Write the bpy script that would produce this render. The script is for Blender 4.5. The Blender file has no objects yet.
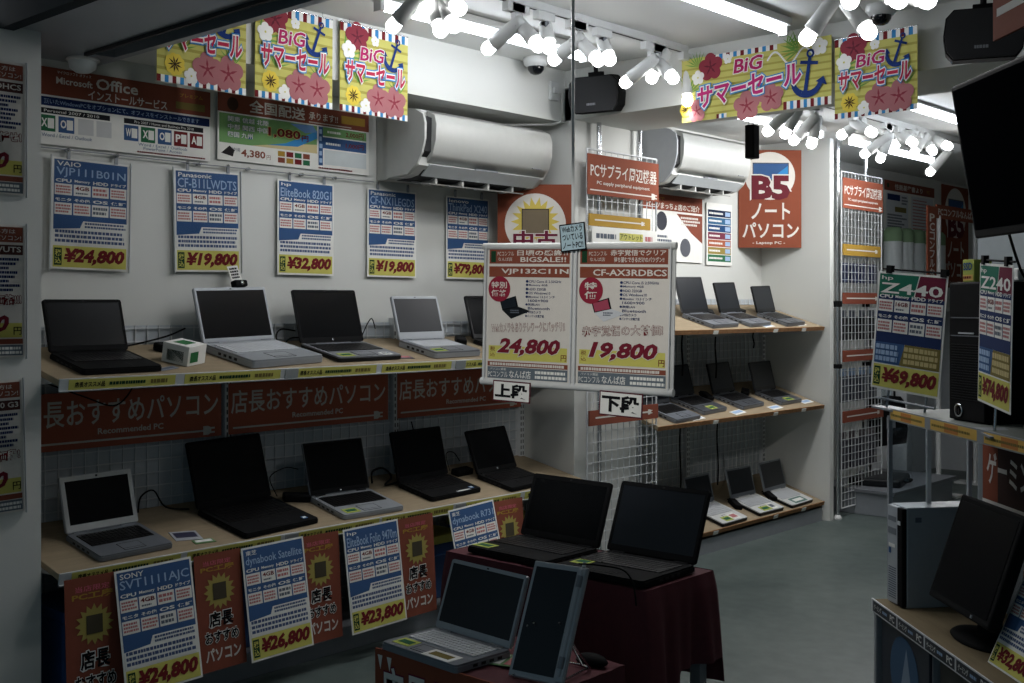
import bpy, bmesh, math, random
from mathutils import Matrix, Vector
random.seed(7)
SC = bpy.context.scene
COL = SC.collection
PI = math.pi
R = math.radians

# ------------------------------------------------------------------ materials
def lin(c):
    return tuple((v / 255 / 12.92) if v / 255 <= .04045 else ((v / 255 + .055) / 1.055) ** 2.4 for v in c)

_mats = {}
def M(name, rgb, rough=.6, metal=0.0, noise=.06, scale=30, emit=0.0, bump=0.0, spec=.5, coat=0.0, stretch=None):
    if name in _mats: return _mats[name]
    m = bpy.data.materials.new(name); m.use_nodes = True
    nt = m.node_tree; b = nt.nodes['Principled BSDF']
    if rough in (.5, .55) and not metal: rough, spec = .8, .15      # matt print and cloth
    g = .3*rgb[0] + .55*rgb[1] + .15*rgb[2]
    c = lin(tuple(v + (g-v)*.13 for v in rgb))       # colour pulled slightly towards grey
    tc = nt.nodes.new('ShaderNodeTexCoord')
    mp = nt.nodes.new('ShaderNodeMapping')
    if stretch: mp.inputs['Scale'].default_value = stretch
    nz = nt.nodes.new('ShaderNodeTexNoise'); nz.inputs['Scale'].default_value = scale; nz.inputs['Detail'].default_value = 4
    mx = nt.nodes.new('ShaderNodeMix'); mx.data_type = 'RGBA'
    mx.inputs[6].default_value = tuple(max(0, v * (1 - noise)) for v in c) + (1,)
    mx.inputs[7].default_value = tuple(min(1, v * (1 + noise)) for v in c) + (1,)
    L = nt.links.new
    L(tc.outputs['Object'], mp.inputs['Vector']); L(mp.outputs['Vector'], nz.inputs['Vector'])
    L(nz.outputs['Fac'], mx.inputs[0]); L(mx.outputs[2], b.inputs['Base Color'])
    b.inputs['Roughness'].default_value = rough; b.inputs['Metallic'].default_value = metal
    b.inputs['Specular IOR Level'].default_value = spec
    if coat: b.inputs['Coat Weight'].default_value = coat
    if emit:
        b.inputs['Emission Color'].default_value = c + (1,); b.inputs['Emission Strength'].default_value = emit
    if bump:
        bp = nt.nodes.new('ShaderNodeBump'); bp.inputs['Strength'].default_value = bump; bp.inputs['Distance'].default_value = .004
        L(nz.outputs['Fac'], bp.inputs['Height']); L(bp.outputs['Normal'], b.inputs['Normal'])
    _mats[name] = m
    return m

def M_clear(name, tint, gloss, rough):
    if name in _mats: return _mats[name]
    m = bpy.data.materials.new(name); m.use_nodes = True; nt = m.node_tree
    for n in list(nt.nodes): nt.nodes.remove(n)
    o = nt.nodes.new('ShaderNodeOutputMaterial'); t = nt.nodes.new('ShaderNodeBsdfTransparent'); g = nt.nodes.new('ShaderNodeBsdfGlossy')
    t.inputs['Color'].default_value = tint + (1,); g.inputs['Roughness'].default_value = rough
    f = nt.nodes.new('ShaderNodeLayerWeight'); f.inputs['Blend'].default_value = gloss
    mx = nt.nodes.new('ShaderNodeMixShader')
    nt.links.new(f.outputs['Fresnel'], mx.inputs[0]); nt.links.new(t.outputs[0], mx.inputs[1]); nt.links.new(g.outputs[0], mx.inputs[2]); nt.links.new(mx.outputs[0], o.inputs['Surface'])
    _mats[name] = m
    return m

WHITE = M('white_paper', (226, 226, 220), .55)
CREAM = M('cream_paper', (210, 205, 196), .55)
BLACK = M('black_ink', (16, 16, 20), .5)
BLUE = M('poster_blue', (52, 88, 138), .5)
DBLUE = M('poster_dark_blue', (22, 44, 96), .5)
YEL = M('price_yellow', (200, 194, 88), .5)
RED = M('price_red', (116, 28, 32), .5)
TXRED = M('cell_red', (186, 112, 112), .5)
ORANGE = M('sign_orange', (134, 66, 44), .5)
BROWNO = M('sign_brown_orange', (134, 68, 50), .5)
GREEN = M('dark_green_ink', (22, 62, 36), .5)
PALEBL = M('pale_blue_ink', (150, 178, 214), .5)
GREYINK = M('grey_ink', (96, 104, 116), .5)
PINK = M('ink_pink', (206, 92, 112), .5)
MAGENTA = M('ink_magenta', (178, 30, 92), .5)
LYEL = M('flag_yellow', (192, 186, 92), .5)
LEAF = M('leaf_green', (110, 160, 66), .5)
NAVY = M('anchor_navy', (24, 52, 120), .5)
SKYB = M('ink_sky_blue', (48, 132, 196), .5)
TEAL = M('card_green', (24, 110, 86), .5)
MAROON = M('card_maroon', (112, 28, 54), .5)
OLIVE = M('olive_ink', (122, 108, 52), .5)
GOLD = M('gold_paper', (170, 132, 44), .5)
WALLW = M('painted_wall', (201, 203, 198), .7, noise=.03, scale=3, bump=.05)
CEIL = M('ceiling_board', (206, 208, 205), .75, noise=.03, scale=2)
STEELW = M('white_steel', (200, 204, 206), .4)
STEELG = M('grey_steel', (132, 138, 144), .45)
CHROME = M('chrome', (205, 208, 212), .18, metal=1.0)
WOODC = M('shelf_wood', (150, 133, 106), .5, noise=.2, scale=9, stretch=(9, 1, 9))
PLASTW = M('white_plastic', (200, 202, 200), .38)
PLASTG = M('grey_plastic', (110, 114, 120), .4)
BLKP = M('black_plastic', (11, 12, 14), .5, spec=.2)
BLKS = M('black_satin', (20, 22, 25), .4, spec=.25)
KEYB = M('black_keys', (12, 12, 14), .4)
SILV = M('silver_plastic', (150, 156, 162), .38, metal=.25)
SILVD = M('grey_silver', (112, 118, 126), .4, metal=.25)
KEYW = M('pale_keys', (186, 190, 194), .5)
SCREEN = M('dark_screen', (9, 11, 14), .22, noise=.02, spec=.14)
SCREENM = M('matt_screen', (22, 27, 34), .35, noise=.02, spec=.3)
CABLE = M('cable_black', (12, 12, 13), .5)
DUCT = M('dark_gap', (14, 15, 17), .7)
STK = M('yellow_green_sticker', (168, 180, 76), .5)
STKG = M('green_sticker_ink', (34, 92, 60), .5)
BULB = M('lit_bulb', (252, 250, 250), .3, emit=12)
TUBE = M('lit_tube', (238, 244, 255), .3, emit=19)
SLEEVE = M_clear('plastic_sleeve', (.98, .98, .98), .10, .14)
ACRYL = M_clear('clear_acrylic', (.86, .9, .92), .22, .05)

# ------------------------------------------------------------------ mesh builder
class MB:
    def __init__(s): s.v = []; s.f = []; s.mi = []; s.mats = []; s.sm = []
    def mid(s, m):
        if m not in s.mats: s.mats.append(m)
        return s.mats.index(m)
    def add(s, vs, fs, mat, T=None, smooth=False):
        k = len(s.v); i = s.mid(mat)
        for p in vs:
            p = Vector(p)
            s.v.append(tuple(T @ p) if T else tuple(p))
        for f in fs:
            s.f.append([k + a for a in f]); s.mi.append(i); s.sm.append(smooth)
        return s
    def box(s, x0, x1, y0, y1, z0, z1, mat, T=None, bev=0.0, seg=2):
        if bev <= 0:
            v = [(x0,y0,z0),(x1,y0,z0),(x1,y1,z0),(x0,y1,z0),(x0,y0,z1),(x1,y0,z1),(x1,y1,z1),(x0,y1,z1)]
            return s.add(v, [(0,3,2,1),(4,5,6,7),(0,1,5,4),(1,2,6,5),(2,3,7,6),(3,0,4,7)], mat, T)
        bm = bmesh.new(); bmesh.ops.create_cube(bm, size=1)
        for v in bm.verts: v.co = Vector(((x0+x1)/2 + v.co.x*(x1-x0), (y0+y1)/2 + v.co.y*(y1-y0), (z0+z1)/2 + v.co.z*(z1-z0)))
        bmesh.ops.bevel(bm, geom=list(bm.edges), offset=bev, segments=seg, affect='EDGES', profile=.5)
        bm.verts.index_update()
        s.add([v.co.copy() for v in bm.verts], [[v.index for v in f.verts] for f in bm.faces], mat, T, smooth=False)
        bm.free(); return s
    def slab(s, pts, z0, z1, mat, T=None, smooth=False):
        """outline pts (x,y) extruded from z0 to z1"""
        n = len(pts)
        v = [(p[0], p[1], z0) for p in pts] + [(p[0], p[1], z1) for p in pts]
        f = [list(range(n))[::-1], list(range(n, 2*n))]
        s.add(v, f, mat, T)
        return s.add(v, [(i, (i+1) % n, n+(i+1) % n, n+i) for i in range(n)], mat, T, smooth)
    def tube(s, path, r, mat, n=7, T=None, cap=True):
        P = [Vector(p) for p in path]; rings = []
        up = Vector((0.13, .21, .97))
        for i, p in enumerate(P):
            d = (P[min(i+1, len(P)-1)] - P[max(i-1, 0)]).normalized()
            a = d.cross(up)
            if a.length < .05: a = d.cross(Vector((1, 0, 0)))
            a.normalize(); b = d.cross(a).normalized()
            rr = r[i] if isinstance(r, (list, tuple)) else r
            rings.append([p + a*math.cos(2*PI*k/n)*rr + b*math.sin(2*PI*k/n)*rr for k in range(n)])
        v = [q for g in rings for q in g]
        f = [(i*n+k, i*n+(k+1) % n, (i+1)*n+(k+1) % n, (i+1)*n+k) for i in range(len(P)-1) for k in range(n)]
        s.add(v, f, mat, T, True)
        if cap: s.add(rings[0], [list(range(n))[::-1]], mat, T); s.add(rings[-1], [list(range(n))], mat, T)
        return s
    def lathe(s, prof, mat, n=16, T=None, smooth=True):
        v = [(r*math.cos(2*PI*k/n), r*math.sin(2*PI*k/n), z) for r, z in prof for k in range(n)]
        f = [(i*n+k, i*n+(k+1) % n, (i+1)*n+(k+1) % n, (i+1)*n+k) for i in range(len(prof)-1) for k in range(n)]
        return s.add(v, f, mat, T, smooth)
    def build(s, name, parent=None, T=None, loc=None, rz=0):
        me = bpy.data.meshes.new(name); me.from_pydata(s.v, [], s.f)
        for m in s.mats: me.materials.append(m)
        me.polygons.foreach_set('material_index', s.mi); me.polygons.foreach_set('use_smooth', s.sm)
        me.validate(); me.update()
        o = bpy.data.objects.new(name, me); COL.objects.link(o)
        if parent: o.parent = parent
        if T is not None: o.matrix_world = T
        elif loc is not None: o.location = loc; o.rotation_euler = (0, 0, rz)
        return o

def tag(o, label, cat, group=None, kind=None):
    if label: o['label'] = label
    if cat: o['category'] = cat
    if group: o['group'] = group
    if kind: o['kind'] = kind
    return o
def thing(name, label, cat, T=None, loc=(0, 0, 0), rz=0, group=None):
    o = bpy.data.objects.new(name, None); COL.objects.link(o); o.empty_display_size = .1
    if T is not None: o.matrix_world = T
    else: o.location = loc; o.rotation_euler = (0, 0, rz)
    return tag(o, label, cat, group)
def struct(name, mb, label=None):
    o = mb.build(name); o['kind'] = 'structure'
    if label: o['label'] = label
    return o
def TR(loc, rz=0, rx=0, ry=0):
    return Matrix.Translation(loc) @ Matrix.Rotation(rz, 4, 'Z') @ Matrix.Rotation(rx, 4, 'X') @ Matrix.Rotation(ry, 4, 'Y')
def basis(o, x, y):
    x = Vector(x).normalized(); y = Vector(y); z = x.cross(y).normalized(); y = z.cross(x)
    m = Matrix((x, y, z)).transposed().to_4x4(); m.translation = Vector(o); return m

# ------------------------------------------------------------------ lettering on flat sheets
_gl = {}
def glyph(t, off=0.0, shear=0.0):
    k = (t, off, shear)
    if k in _gl: return _gl[k]
    c = bpy.data.curves.new('lettering', 'FONT'); c.body = t; c.resolution_u = 2; c.offset = off; c.shear = shear; c.fill_mode = 'FRONT'
    o = bpy.data.objects.new('lettering', c)
    me = bpy.data.meshes.new_from_object(o)
    vs = [(v.co.x, v.co.y) for v in me.vertices]; fs = [list(p.vertices) for p in me.polygons]
    bpy.data.objects.remove(o); bpy.data.curves.remove(c); bpy.data.meshes.remove(me)
    _gl[k] = (vs, fs)
    return _gl[k]

class Sheet:
    """a flat printed sheet: x to the right, z up, printed side towards -y"""
    EPS = .0005
    def __init__(s, w, h, paper=None, thick=.0015, mb=None, T=None):
        s.w, s.h = w, h; s.mb = mb or MB(); s.th = thick; s.T = T
        s.clip = False
        if paper: s.mb.box(0, w, 0, thick, 0, h, paper, T)
    def _put(s, pts, faces, mat, lay, sub=0):
        y = -s.EPS * lay - .00003 * sub
        s.mb.add([(p[0], y, p[1]) for p in pts], faces, mat, s.T)
    def rect(s, x0, z0, x1, z1, mat, lay=1):
        s._put([(x0, z0), (x1, z0), (x1, z1), (x0, z1)], [(0, 1, 2, 3)], mat, lay); return s
    def poly(s, pts, mat, lay=1):
        a = sum(pts[i][0]*pts[(i+1) % len(pts)][1] - pts[(i+1) % len(pts)][0]*pts[i][1] for i in range(len(pts)))
        if a < 0: pts = pts[::-1]
        s.cnt = (getattr(s, 'cnt', 0) + 1) % 14; s._put(pts, [list(range(len(pts)))], mat, lay, s.cnt); return s
    def disc(s, x, z, r, mat, lay=1, n=24, rz=None):
        rz = rz or r
        return s.poly([(x + r*math.cos(2*PI*k/n), z + rz*math.sin(2*PI*k/n)) for k in range(n)], mat, lay)
    def star(s, x, z, r0, r1, n, mat, lay=1):
        """a fan of triangles and an inner disc (sunburst)"""
        s.disc(x, z, r0, mat, lay)
        for k in range(n):
            a = 2*PI*k/n; b = PI/n*.9
            s.poly([(x+r0*math.cos(a-b), z+r0*math.sin(a-b)), (x+r1*math.cos(a), z+r1*math.sin(a)), (x+r0*math.cos(a+b), z+r0*math.sin(a+b))], mat, lay)
        return s
    def text(s, t, x, z, w, h, mat, lay=2, off=.0, shear=0.0, rot=0.0, out=(), vertical=False):
        """lettering fitted to the box x,z,w,h; out = [(offset, material), ...] outlines from inner to outer"""
        if vertical:
            n = len(t); hh = h / n
            for i, ch in enumerate(t): s.text(ch, x, z + h - (i+1)*hh + hh*.06, w, hh*.88, mat, lay, off, shear, 0, out)
            return s
        vs, fs = glyph(t, off, shear)
        if not vs: return s
        x0 = min(p[0] for p in vs); x1 = max(p[0] for p in vs); y0 = min(p[1] for p in vs); y1 = max(p[1] for p in vs)
        if h is None: h = w * (y1-y0)/(x1-x0)
        if w is None: w = h * (x1-x0)/(y1-y0)
        sx = w/(x1-x0); sz = h/(y1-y0); cr, sr = math.cos(rot), math.sin(rot)
        def mp(p):
            a = (p[0]-x0)*sx - w/2; b = (p[1]-y0)*sz - h/2
            return (x + w/2 + a*cr - b*sr, z + h/2 + a*sr + b*cr)
        for i, (oo, om) in enumerate(reversed(out)):
            v2, f2 = glyph(t, off + oo, shear)
            s._put([mp(p) for p in v2], f2, om, lay + i)
        s._put([mp(p) for p in vs], fs, mat, lay + len(out))
        return s
    def lines(s, x0, z0, x1, z1, n, mat, lay=2, fill=.6, ragged=.3):
        """rows of small dashes for print too small to read in the photograph"""
        rh = (z1 - z0) / n
        for i in range(n):
            z = z0 + i*rh; x = x0; xe = x1 - random.random()*ragged*(x1-x0)
            while x < xe:
                l = rh * random.uniform(.5, 1.1)
                s.rect(x, z + rh*(1-fill)/2, min(x + l*.82, xe), z + rh*(1+fill)/2, mat, lay); x += l
        return s
    def build(s, name, label, cat, T=None, parent=None, group=None):
        o = s.mb.build(name, parent, T)
        if not parent: tag(o, label, cat, group)
        elif label: o['label'] = label
        return o

def WALL(y, z, x=.012, pitch=0, roll=0):      # sheet on the left wall (faces +X, text runs along +Y)
    return TR((x, y, z), R(90), rx=R(pitch), ry=R(roll))

def sleeve(parent, w, h, seed, amp=.004):
    """clear plastic sleeve over a card, slightly buckled"""
    rnd = random.Random(seed); nx, nz = 12, 18; mb = MB(); v = []
    ph = [rnd.uniform(0, 6) for _ in range(8)]
    for j in range(nz+1):
        for i in range(nx+1):
            u, t = i/nx, j/nz
            d = amp*(math.sin(5*u+9*t+ph[0]) + .8*math.sin(17*t-4*u+ph[1]) + .6*math.sin(13*u+21*t+ph[2]))*min(1, 6*u, 6*(1-u))
            v.append((-.006 + u*(w+.012), -.009 + d*.6, -.006 + t*(h+.012)))
    f = [(j*(nx+1)+i, j*(nx+1)+i+1, (j+1)*(nx+1)+i+1, (j+1)*(nx+1)+i) for j in range(nz) for i in range(nx)]
    mb.add(v, f, SLEEVE, None, True)
    for a, b in (((-.006), 0), ((w+.003), 0)): mb.box(a, a+.003, -.008, .001, -.006, h+.006, STEELW)
    o = mb.build('plastic_sleeve', parent); o['label'] = 'clear buckled plastic sleeve'
    return o

# ------------------------------------------------------------------ the room
def floor_mat():
    m = bpy.data.materials.new('worn_concrete_floor'); m.use_nodes = True; nt = m.node_tree; b = nt.nodes['Principled BSDF']; L = nt.links.new
    tc = nt.nodes.new('ShaderNodeTexCoord')
    n1 = nt.nodes.new('ShaderNodeTexNoise'); n1.inputs['Scale'].default_value = 1.3; n1.inputs['Detail'].default_value = 6; n1.inputs['Roughness'].default_value = .65
    n2 = nt.nodes.new('ShaderNodeTexNoise'); n2.inputs['Scale'].default_value = 14; n2.inputs['Detail'].default_value = 5
    r = nt.nodes.new('ShaderNodeValToRGB'); e = r.color_ramp.elements
    e[0].position = .3; e[0].color = lin((60, 72, 71)) + (1,); e[1].position = .72; e[1].color = lin((100, 110, 106)) + (1,)
    mx = nt.nodes.new('ShaderNodeMix'); mx.data_type = 'FLOAT'; mx.inputs[0].default_value = .35
    L(tc.outputs['Object'], n1.inputs['Vector']); L(tc.outputs['Object'], n2.inputs['Vector'])
    L(n1.outputs['Fac'], mx.inputs[2]); L(n2.outputs['Fac'], mx.inputs[3]); L(mx.outputs[0], r.inputs[0]); L(r.outputs[0], b.inputs['Base Color'])
    b.inputs['Roughness'].default_value = .42
    return m
FLOORM = floor_mat()
struct('floor', MB().box(-.3, 5.6, -1.2, 11.2, -.1, 0, FLOORM))
struct('wall_left', MB().box(-.2, 0, 1.2, 11.2, 0, 2.75, WALLW))
struct('wall_back', MB().box(-.2, 5.6, 11.0, 11.2, 0, 2.75, WALLW))
struct('wall_right', MB().box(5.4, 5.6, .4, 11.2, 0, 2.75, WALLW))
CEIL_Z = 2.56
struct('ceiling', MB().box(-.2, 5.6, 2.05, 4.43, CEIL_Z, 2.75, CEIL))
struct('ceiling_rear', MB().box(-.2, 5.6, 4.80, 11.2, 2.47, 2.75, CEIL))
struct('pillar_front', MB().box(0, .38, 1.2, 1.708, 0, 2.27, WALLW))
struct('column_left', MB().box(0, .36, 4.43, 4.95, 0, 2.47, WALLW))
struct('beam_left', MB().box(0, .30, 2.05, 4.43, 2.303, CEIL_Z, WALLW))
struct('beam_cross', MB().box(.0, 5.4, 4.43, 4.95, 2.31, 2.74, WALLW))
HDR = M('header_metal', (150, 156, 162), .35, metal=.5, noise=.1, scale=4)
hd = MB().box(0, 5.4, 1.62, 1.95, 2.262, 2.75, HDR).box(0, 5.4, 2.06, 2.09, 2.262, 2.75, HDR).box(0, .20, 1.95, 2.06, 2.262, 2.75, HDR)
hd.box(.2, 5.4, 1.95, 2.06, 2.5, 2.75, DUCT)
struct('header_beam', hd, 'grey metal shop front header with a dark shutter slot')
struct('trim_header', MB().box(0, 5.4, 1.575, 1.62, 2.25, 2.36, M('dark_trim', (44, 50, 56), .5)).box(.2, 5.4, 1.945, 1.957, 2.25, 2.30, DUCT))
struct('ceiling_porch', MB().box(-.2, 5.6, -.2, 1.575, 2.40, 2.5, CEIL))
struct('partition_end', MB().box(0, .50, 6.86, 6.91, 0, 2.47, WALLW))
struct('pillar_rear', MB().box(.0, .35, 10.62, 10.9, 0, 2.47, WALLW))

# ------------------------------------------------------------------ price posters
def burst(s, x, z, r):
    s.star(x, z, r*.74, r, 16, M('burst_olive', (160, 146, 70), .5), 2)
    s.rect(x-r*.42, z-r*.45, x+r*.42, z+r*.45, M('burst_brown', (70, 64, 48), .5), 4)

def spec_card(w, h, maker, title, price, scheme='blue', sleeved=0, ram='4GB'):
    s = Sheet(w, h, WHITE)
    b = w*.025; X0, X1 = b, w-b
    top, tb = (BLUE, BLUE) if scheme == 'blue' else (TEAL, MAROON)
    if scheme == 'blue':
        s.rect(X0, h*.22, X1, h-b, BLUE, 1)
    else:
        s.rect(X0, h*.40, X1, h*.80, M('card_navy', (28, 48, 96), .5), 1)
        s.poly([(X0, h*.80), (w*.54, h*.80), (w*.60, h-b), (X0, h-b)], TEAL, 1)
        s.poly([(w*.555, h*.80), (X1, h*.80), (X1, h-b), (w*.615, h-b)], MAROON, 1)
        s.rect(X0, h*.22, w*.46, h*.40, BLUE, 1); s.poly([(w*.40, h*.22), (X1, h*.22), (X1, h*.40), (w*.47, h*.40)], OLIVE, 2)
    big = scheme != 'blue'
    s.text(maker, w*.06, h*.925, min(w*.5, w*.075*len(maker)) if len(maker) > 2 else w*.17, h*.042, WHITE, 3, .01)
    tcol = WHITE if big else PALEBL
    s.text(title, w*.05, h*(.82 if big else .822), w*.9, h*(.09 if big else .092), tcol, 3, .018 if big else .008)
    cw = (X1-X0)/4
    for r_, (zl, zc0, zc1, names) in enumerate(((h*.775, h*.665, h*.765, ('CPU', 'Memory', 'HDD', 'ドライブ')), (h*.605, h*.49, h*.595, ('モニタ', 'その他', 'OS', '保証')))):
        for i, nm in enumerate(names):
            x = X0 + i*cw
            s.text(nm, x+cw*.08, zl+h*.004, cw*.84, h*.03, WHITE, 3, .03)
            s.rect(x+cw*.04, zc0, x+cw*.96, zc1, WHITE, 2)
            if nm == 'Memory': s.text(ram, x+cw*.12, zc0+h*.05, cw*.76, h*.036, RED, 3, .03); s.lines(x+cw*.15, zc0+h*.012, x+cw*.85, zc0+h*.035, 1, GREYINK, 3)
            else: s.lines(x+cw*.1, zc0+h*.012, x+cw*.92, zc1-h*.012, 3 if i != 2 else 2, TXRED if not (r_ and i == 2) else GREYINK, 3, .62, .15)
    if scheme == 'blue':
        s.poly([(X0, h*.22), (X1, h*.22), (X1, h*.44), (w*.4, h*.44), (w*.36, h*.375), (X0, h*.355)], WHITE, 2)
        ink = M('ink_slate_blue', (74, 92, 132), .5); s.lines(w*.42, h*.375, w*.96, h*.435, 2, ink, 3, .6, .05); s.lines(X0+w*.02, h*.235, X1-w*.02, h*.36, 3, ink, 3, .62, .05)
    else:
        s.lines(X0+w*.02, h*.235, w*.38, h*.39, 3, PALEBL, 3, .72, .1); s.lines(w*.46, h*.235, X1-w*.02, h*.39, 3, M('ink_tan', (196, 178, 120), .5), 3, .7, .05)
    s.rect(X0, b, X1, h*.21, YEL, 2)
    s.rect(w*.04, h*.035, w*.135, h*.19, GREEN, 3); s.text('税込', w*.05, h*.045, w*.075, h*.135, YEL, 4, .02, vertical=True)
    s.text(price, w*.16, h*.038, w*.79, h*.152, RED, 4, .055, .22)
    return s

def clips(T, w, h, parent):
    for x in (w*.2, w*.82): MB().box(x-.006, x+.006, -.004, .002, h-.004, h+.028, STEELG).lathe([(0, -.003), (.007, -.003), (.007, .003), (0, .003)], CHROME, 8, TR((x, -.001, h+.026), rx=R(90))).build('hanging_clip', parent)

wall_cards = [
 (1.915, 'VAIO', 'VJP111B01N', '¥24,800', 1, 1.0, 'blue price poster reading 24,800 yen in a shiny sleeve, leftmost of its row'),
 (2.414, 'Panasonic', 'CF-B11LWDTS', '¥19,800', 1, -1.0, 'blue price poster reading 19,800 yen above the silver laptop with a webcam'),
 (2.893, 'hp', 'EliteBook 820G1', '¥32,800', 0, .2, 'blue price poster reading 32,800 yen above the glossy black laptop'),
 (3.384, 'Panasonic', 'CF-NX1LEGDS', '¥19,800', 0, .2, 'blue price poster reading 19,800 yen just below the left end of the air conditioner'),
 (3.880, 'lenovo', 'ThinkPad X240', '¥79,800', 0, 0, 'blue price poster reading 79,800 yen beside the round orange emblem poster')]
for y, mk, ti, pr, sl, roll, lab in wall_cards:
    s = spec_card(.298, .400, mk, ti, pr)
    o = s.build('price_poster', lab, 'poster', WALL(y, 1.517, .015, roll=roll), group='blue price posters on the left wall')
    clips(None, .298, .4, o)
    if sl: sleeve(o, .298, .4, int(y*100), .005)

# the two wide posters above them, and the wire they hang from
s = Sheet(.86, .275, WHITE); w, h = .86, .275
s.rect(.0, h*.64, w, h, BROWNO, 1); s.rect(w*.02, h*.50, w*.995, h*.615, DBLUE, 1)
s.text('マイクロソフト オフィス', w*.266, h*.93, w*.15, h*.04, WHITE, 2)
s.text('Microsoft', w*.262, h*.80, w*.16, h*.09, CREAM, 2, .02); s.text('Office', w*.438, h*.80, w*.196, h*.15, CREAM, 2, .02)
s.text('インストールサービス', w*.402, h*.655, w*.375, h*.125, CREAM, 2, .015)
s.text('プレミアム', w*.84, h*.87, w*.12, h*.055, GOLD, 2, .02); s.rect(w*.82, h*.70, w*.97, h*.8, OLIVE, 2)
s.text('頂いたWindowsPCをオプションにて、オフィスをインストールできます', w*.21, h*.525, w*.73, h*.065, PALEBL, 2, .01)
for a, b, t in ((.16, .502, 'Personal 2007 / 2010'), (.567, .962, 'Pro 2007 / Home and Business Pro 2010')):
    s.rect(w*a, h*.40, w*b, h*.47, M('poster_black', (26, 28, 34), .5), 1); s.text(t, w*(a+.05), h*.417, w*(b-a-.10), h*.037, WHITE, 2)
GI = M('ink_green', (34, 104, 66), .5)
for a, m, t in ((.19, GI, 'X'), (.272, BLUE, 'O'), (.567, BLUE, 'W'), (.648, GI, 'X'), (.730, BLUE, 'O'), (.811, RED, 'P'), (.892, RED, 'A')):
    s.rect(w*a, h*.17, w*(a+.069), h*.38, m, 1); s.rect(w*(a+.036), h*.21, w*(a+.063), h*.34, WHITE, 2); s.text(t, w*(a+.008), h*.225, w*.026, h*.11, WHITE, 3, .03)
for a in (.358, .440): s.rect(w*a, h*.17, w*(a+.069), h*.38, M('pale_grey_ink', (196, 198, 198), .5), 1)
s.text('Word / Excel / Outlook', w*.20, h*.10, w*.22, h*.045, BLUE, 2)
s.text('Word / Excel / Outlook', w*.635, h*.115, w*.245, h*.04, BLUE, 2); s.text('PowerPoint / Access', w*.66, h*.065, w*.19, h*.04, BLUE, 2)
s.lines(w*.63, h*.015, w*.98, h*.05, 1, RED, 2)
s.build('service_poster', 'wide brown and white poster about installing office software, high on the left wall', 'poster', WALL(1.712, 1.958))

s = Sheet(.79, .27, WHITE); w, h = .79, .27
s.rect(0, h*.72, w, h, BROWNO, 1); s.disc(w*.09, h*.85, h*.1, M('seal_dark', (70, 48, 36), .5), 2)
s.text('全国配送', w*.19, h*.755, w*.36, h*.2, CREAM, 2, .02); s.text('承ります!!', w*.575, h*.79, w*.2, h*.12, CREAM, 2, .01); s.rect(w*.8, h*.8, w*.97, h*.93, GOLD, 2); s.lines(w*.575, h*.735, w*.9, h*.765, 1, CREAM, 2)
s.rect(w*.01, h*.26, w*.63, h*.70, M('map_green', (108, 156, 92), .5), 1); s.poly([(w*.2, h*.26), (w*.63, h*.26), (w*.63, h*.4), (w*.45, h*.36)], M('map_sand', (202, 186, 134), .5), 2)
s.poly([(w*.3, h*.3), (w*.42, h*.36), (w*.63, h*.62), (w*.63, h*.5), (w*.5, h*.33)], SKYB, 3); s.poly([(w*.45, h*.68), (w*.6, h*.7), (w*.63, h*.6), (w*.55, h*.56)], M('map_blue', (96, 136, 190), .5), 3)
for i, t in enumerate(('関東 信越 北陸', '中部 関西 中国', '四国 九州')): s.text(t, w*.06, h*(.585-.115*i), w*(.25 if i < 2 else .15), h*.08, WHITE, 4, .01, out=((.03, BLUE),))
s.text('1,080', w*.307, h*.42, w*.21, h*.16, RED, 5, .03, out=((.03, LYEL),)); s.text('円', w*.525, h*.42, w*.045, h*.1, RED, 5, .02)
s.rect(w*.01, h*.03, w*.34, h*.25, WHITE, 2); s.poly([(w*.02, h*.1), (w*.07, h*.22), (w*.1, h*.16), (w*.09, h*.06)], M('map_black', (40, 38, 40), .5), 3)
s.text('沖縄', w*.085, h*.14, w*.05, h*.06, GREYINK, 3); s.text('4,380', w*.14, h*.06, w*.15, h*.13, BROWNO, 3, .03); s.text('円', w*.298, h*.07, w*.025, h*.07, BROWNO, 3)
for i in range(4):
    for j in range(2): s.rect(w*(.37+.055*i), h*(.05+.1*j), w*(.415+.055*i), h*(.13+.1*j), (BROWNO, GOLD, RED, M('ink_green', (34, 104, 66)))[(i+j) % 4], 3)
s.rect(w*.64, h*.08, w*.67, h*.70, BLUE, 2); s.lines(w*.645, h*.1, w*.668, h*.68, 5, PALEBL, 3)
s.rect(w*.67, h*.56, w*.98, h*.70, M('map_green', (108, 156, 92)), 2); s.text('2,000円', w*.83, h*.58, w*.13, h*.09, RED, 3, .02); s.lines(w*.7, h*.6, w*.82, h*.66, 1, WHITE, 3)
s.rect(w*.67, h*.36, w*.98, h*.54, BLUE, 2); s.text('1,000円', w*.83, h*.4, w*.13, h*.09, RED, 3, .02); s.lines(w*.69, h*.41, w*.82, h*.47, 1, WHITE, 3)
s.rect(w*.68, h*.1, w*.98, h*.34, M('map_pale', (196, 204, 206), .5), 2); s.lines(w*.64, h*.02, w*.97, h*.06, 1, RED, 3)
s.build('delivery_poster', 'wide poster with a green map about nationwide delivery, left of the air conditioner', 'poster', WALL(2.605, 1.972))

mb = MB().tube([(.02, 1.71, 1.945), (.02, 2.6, 1.943), (.02, 3.42, 1.945)], .0022, STEELG, 5)
for y in (1.98, 2.17, 2.52, 2.75, 3.02, 3.2): mb.lathe([(0, 0), (.007, 0), (.007, .02), (0, .02)], CHROME, 8, TR((0, y, 1.944), ry=R(90)))
tag(mb.build('hanging_wire'), 'thin wire on studs running under the two wide posters', 'wire')

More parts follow.
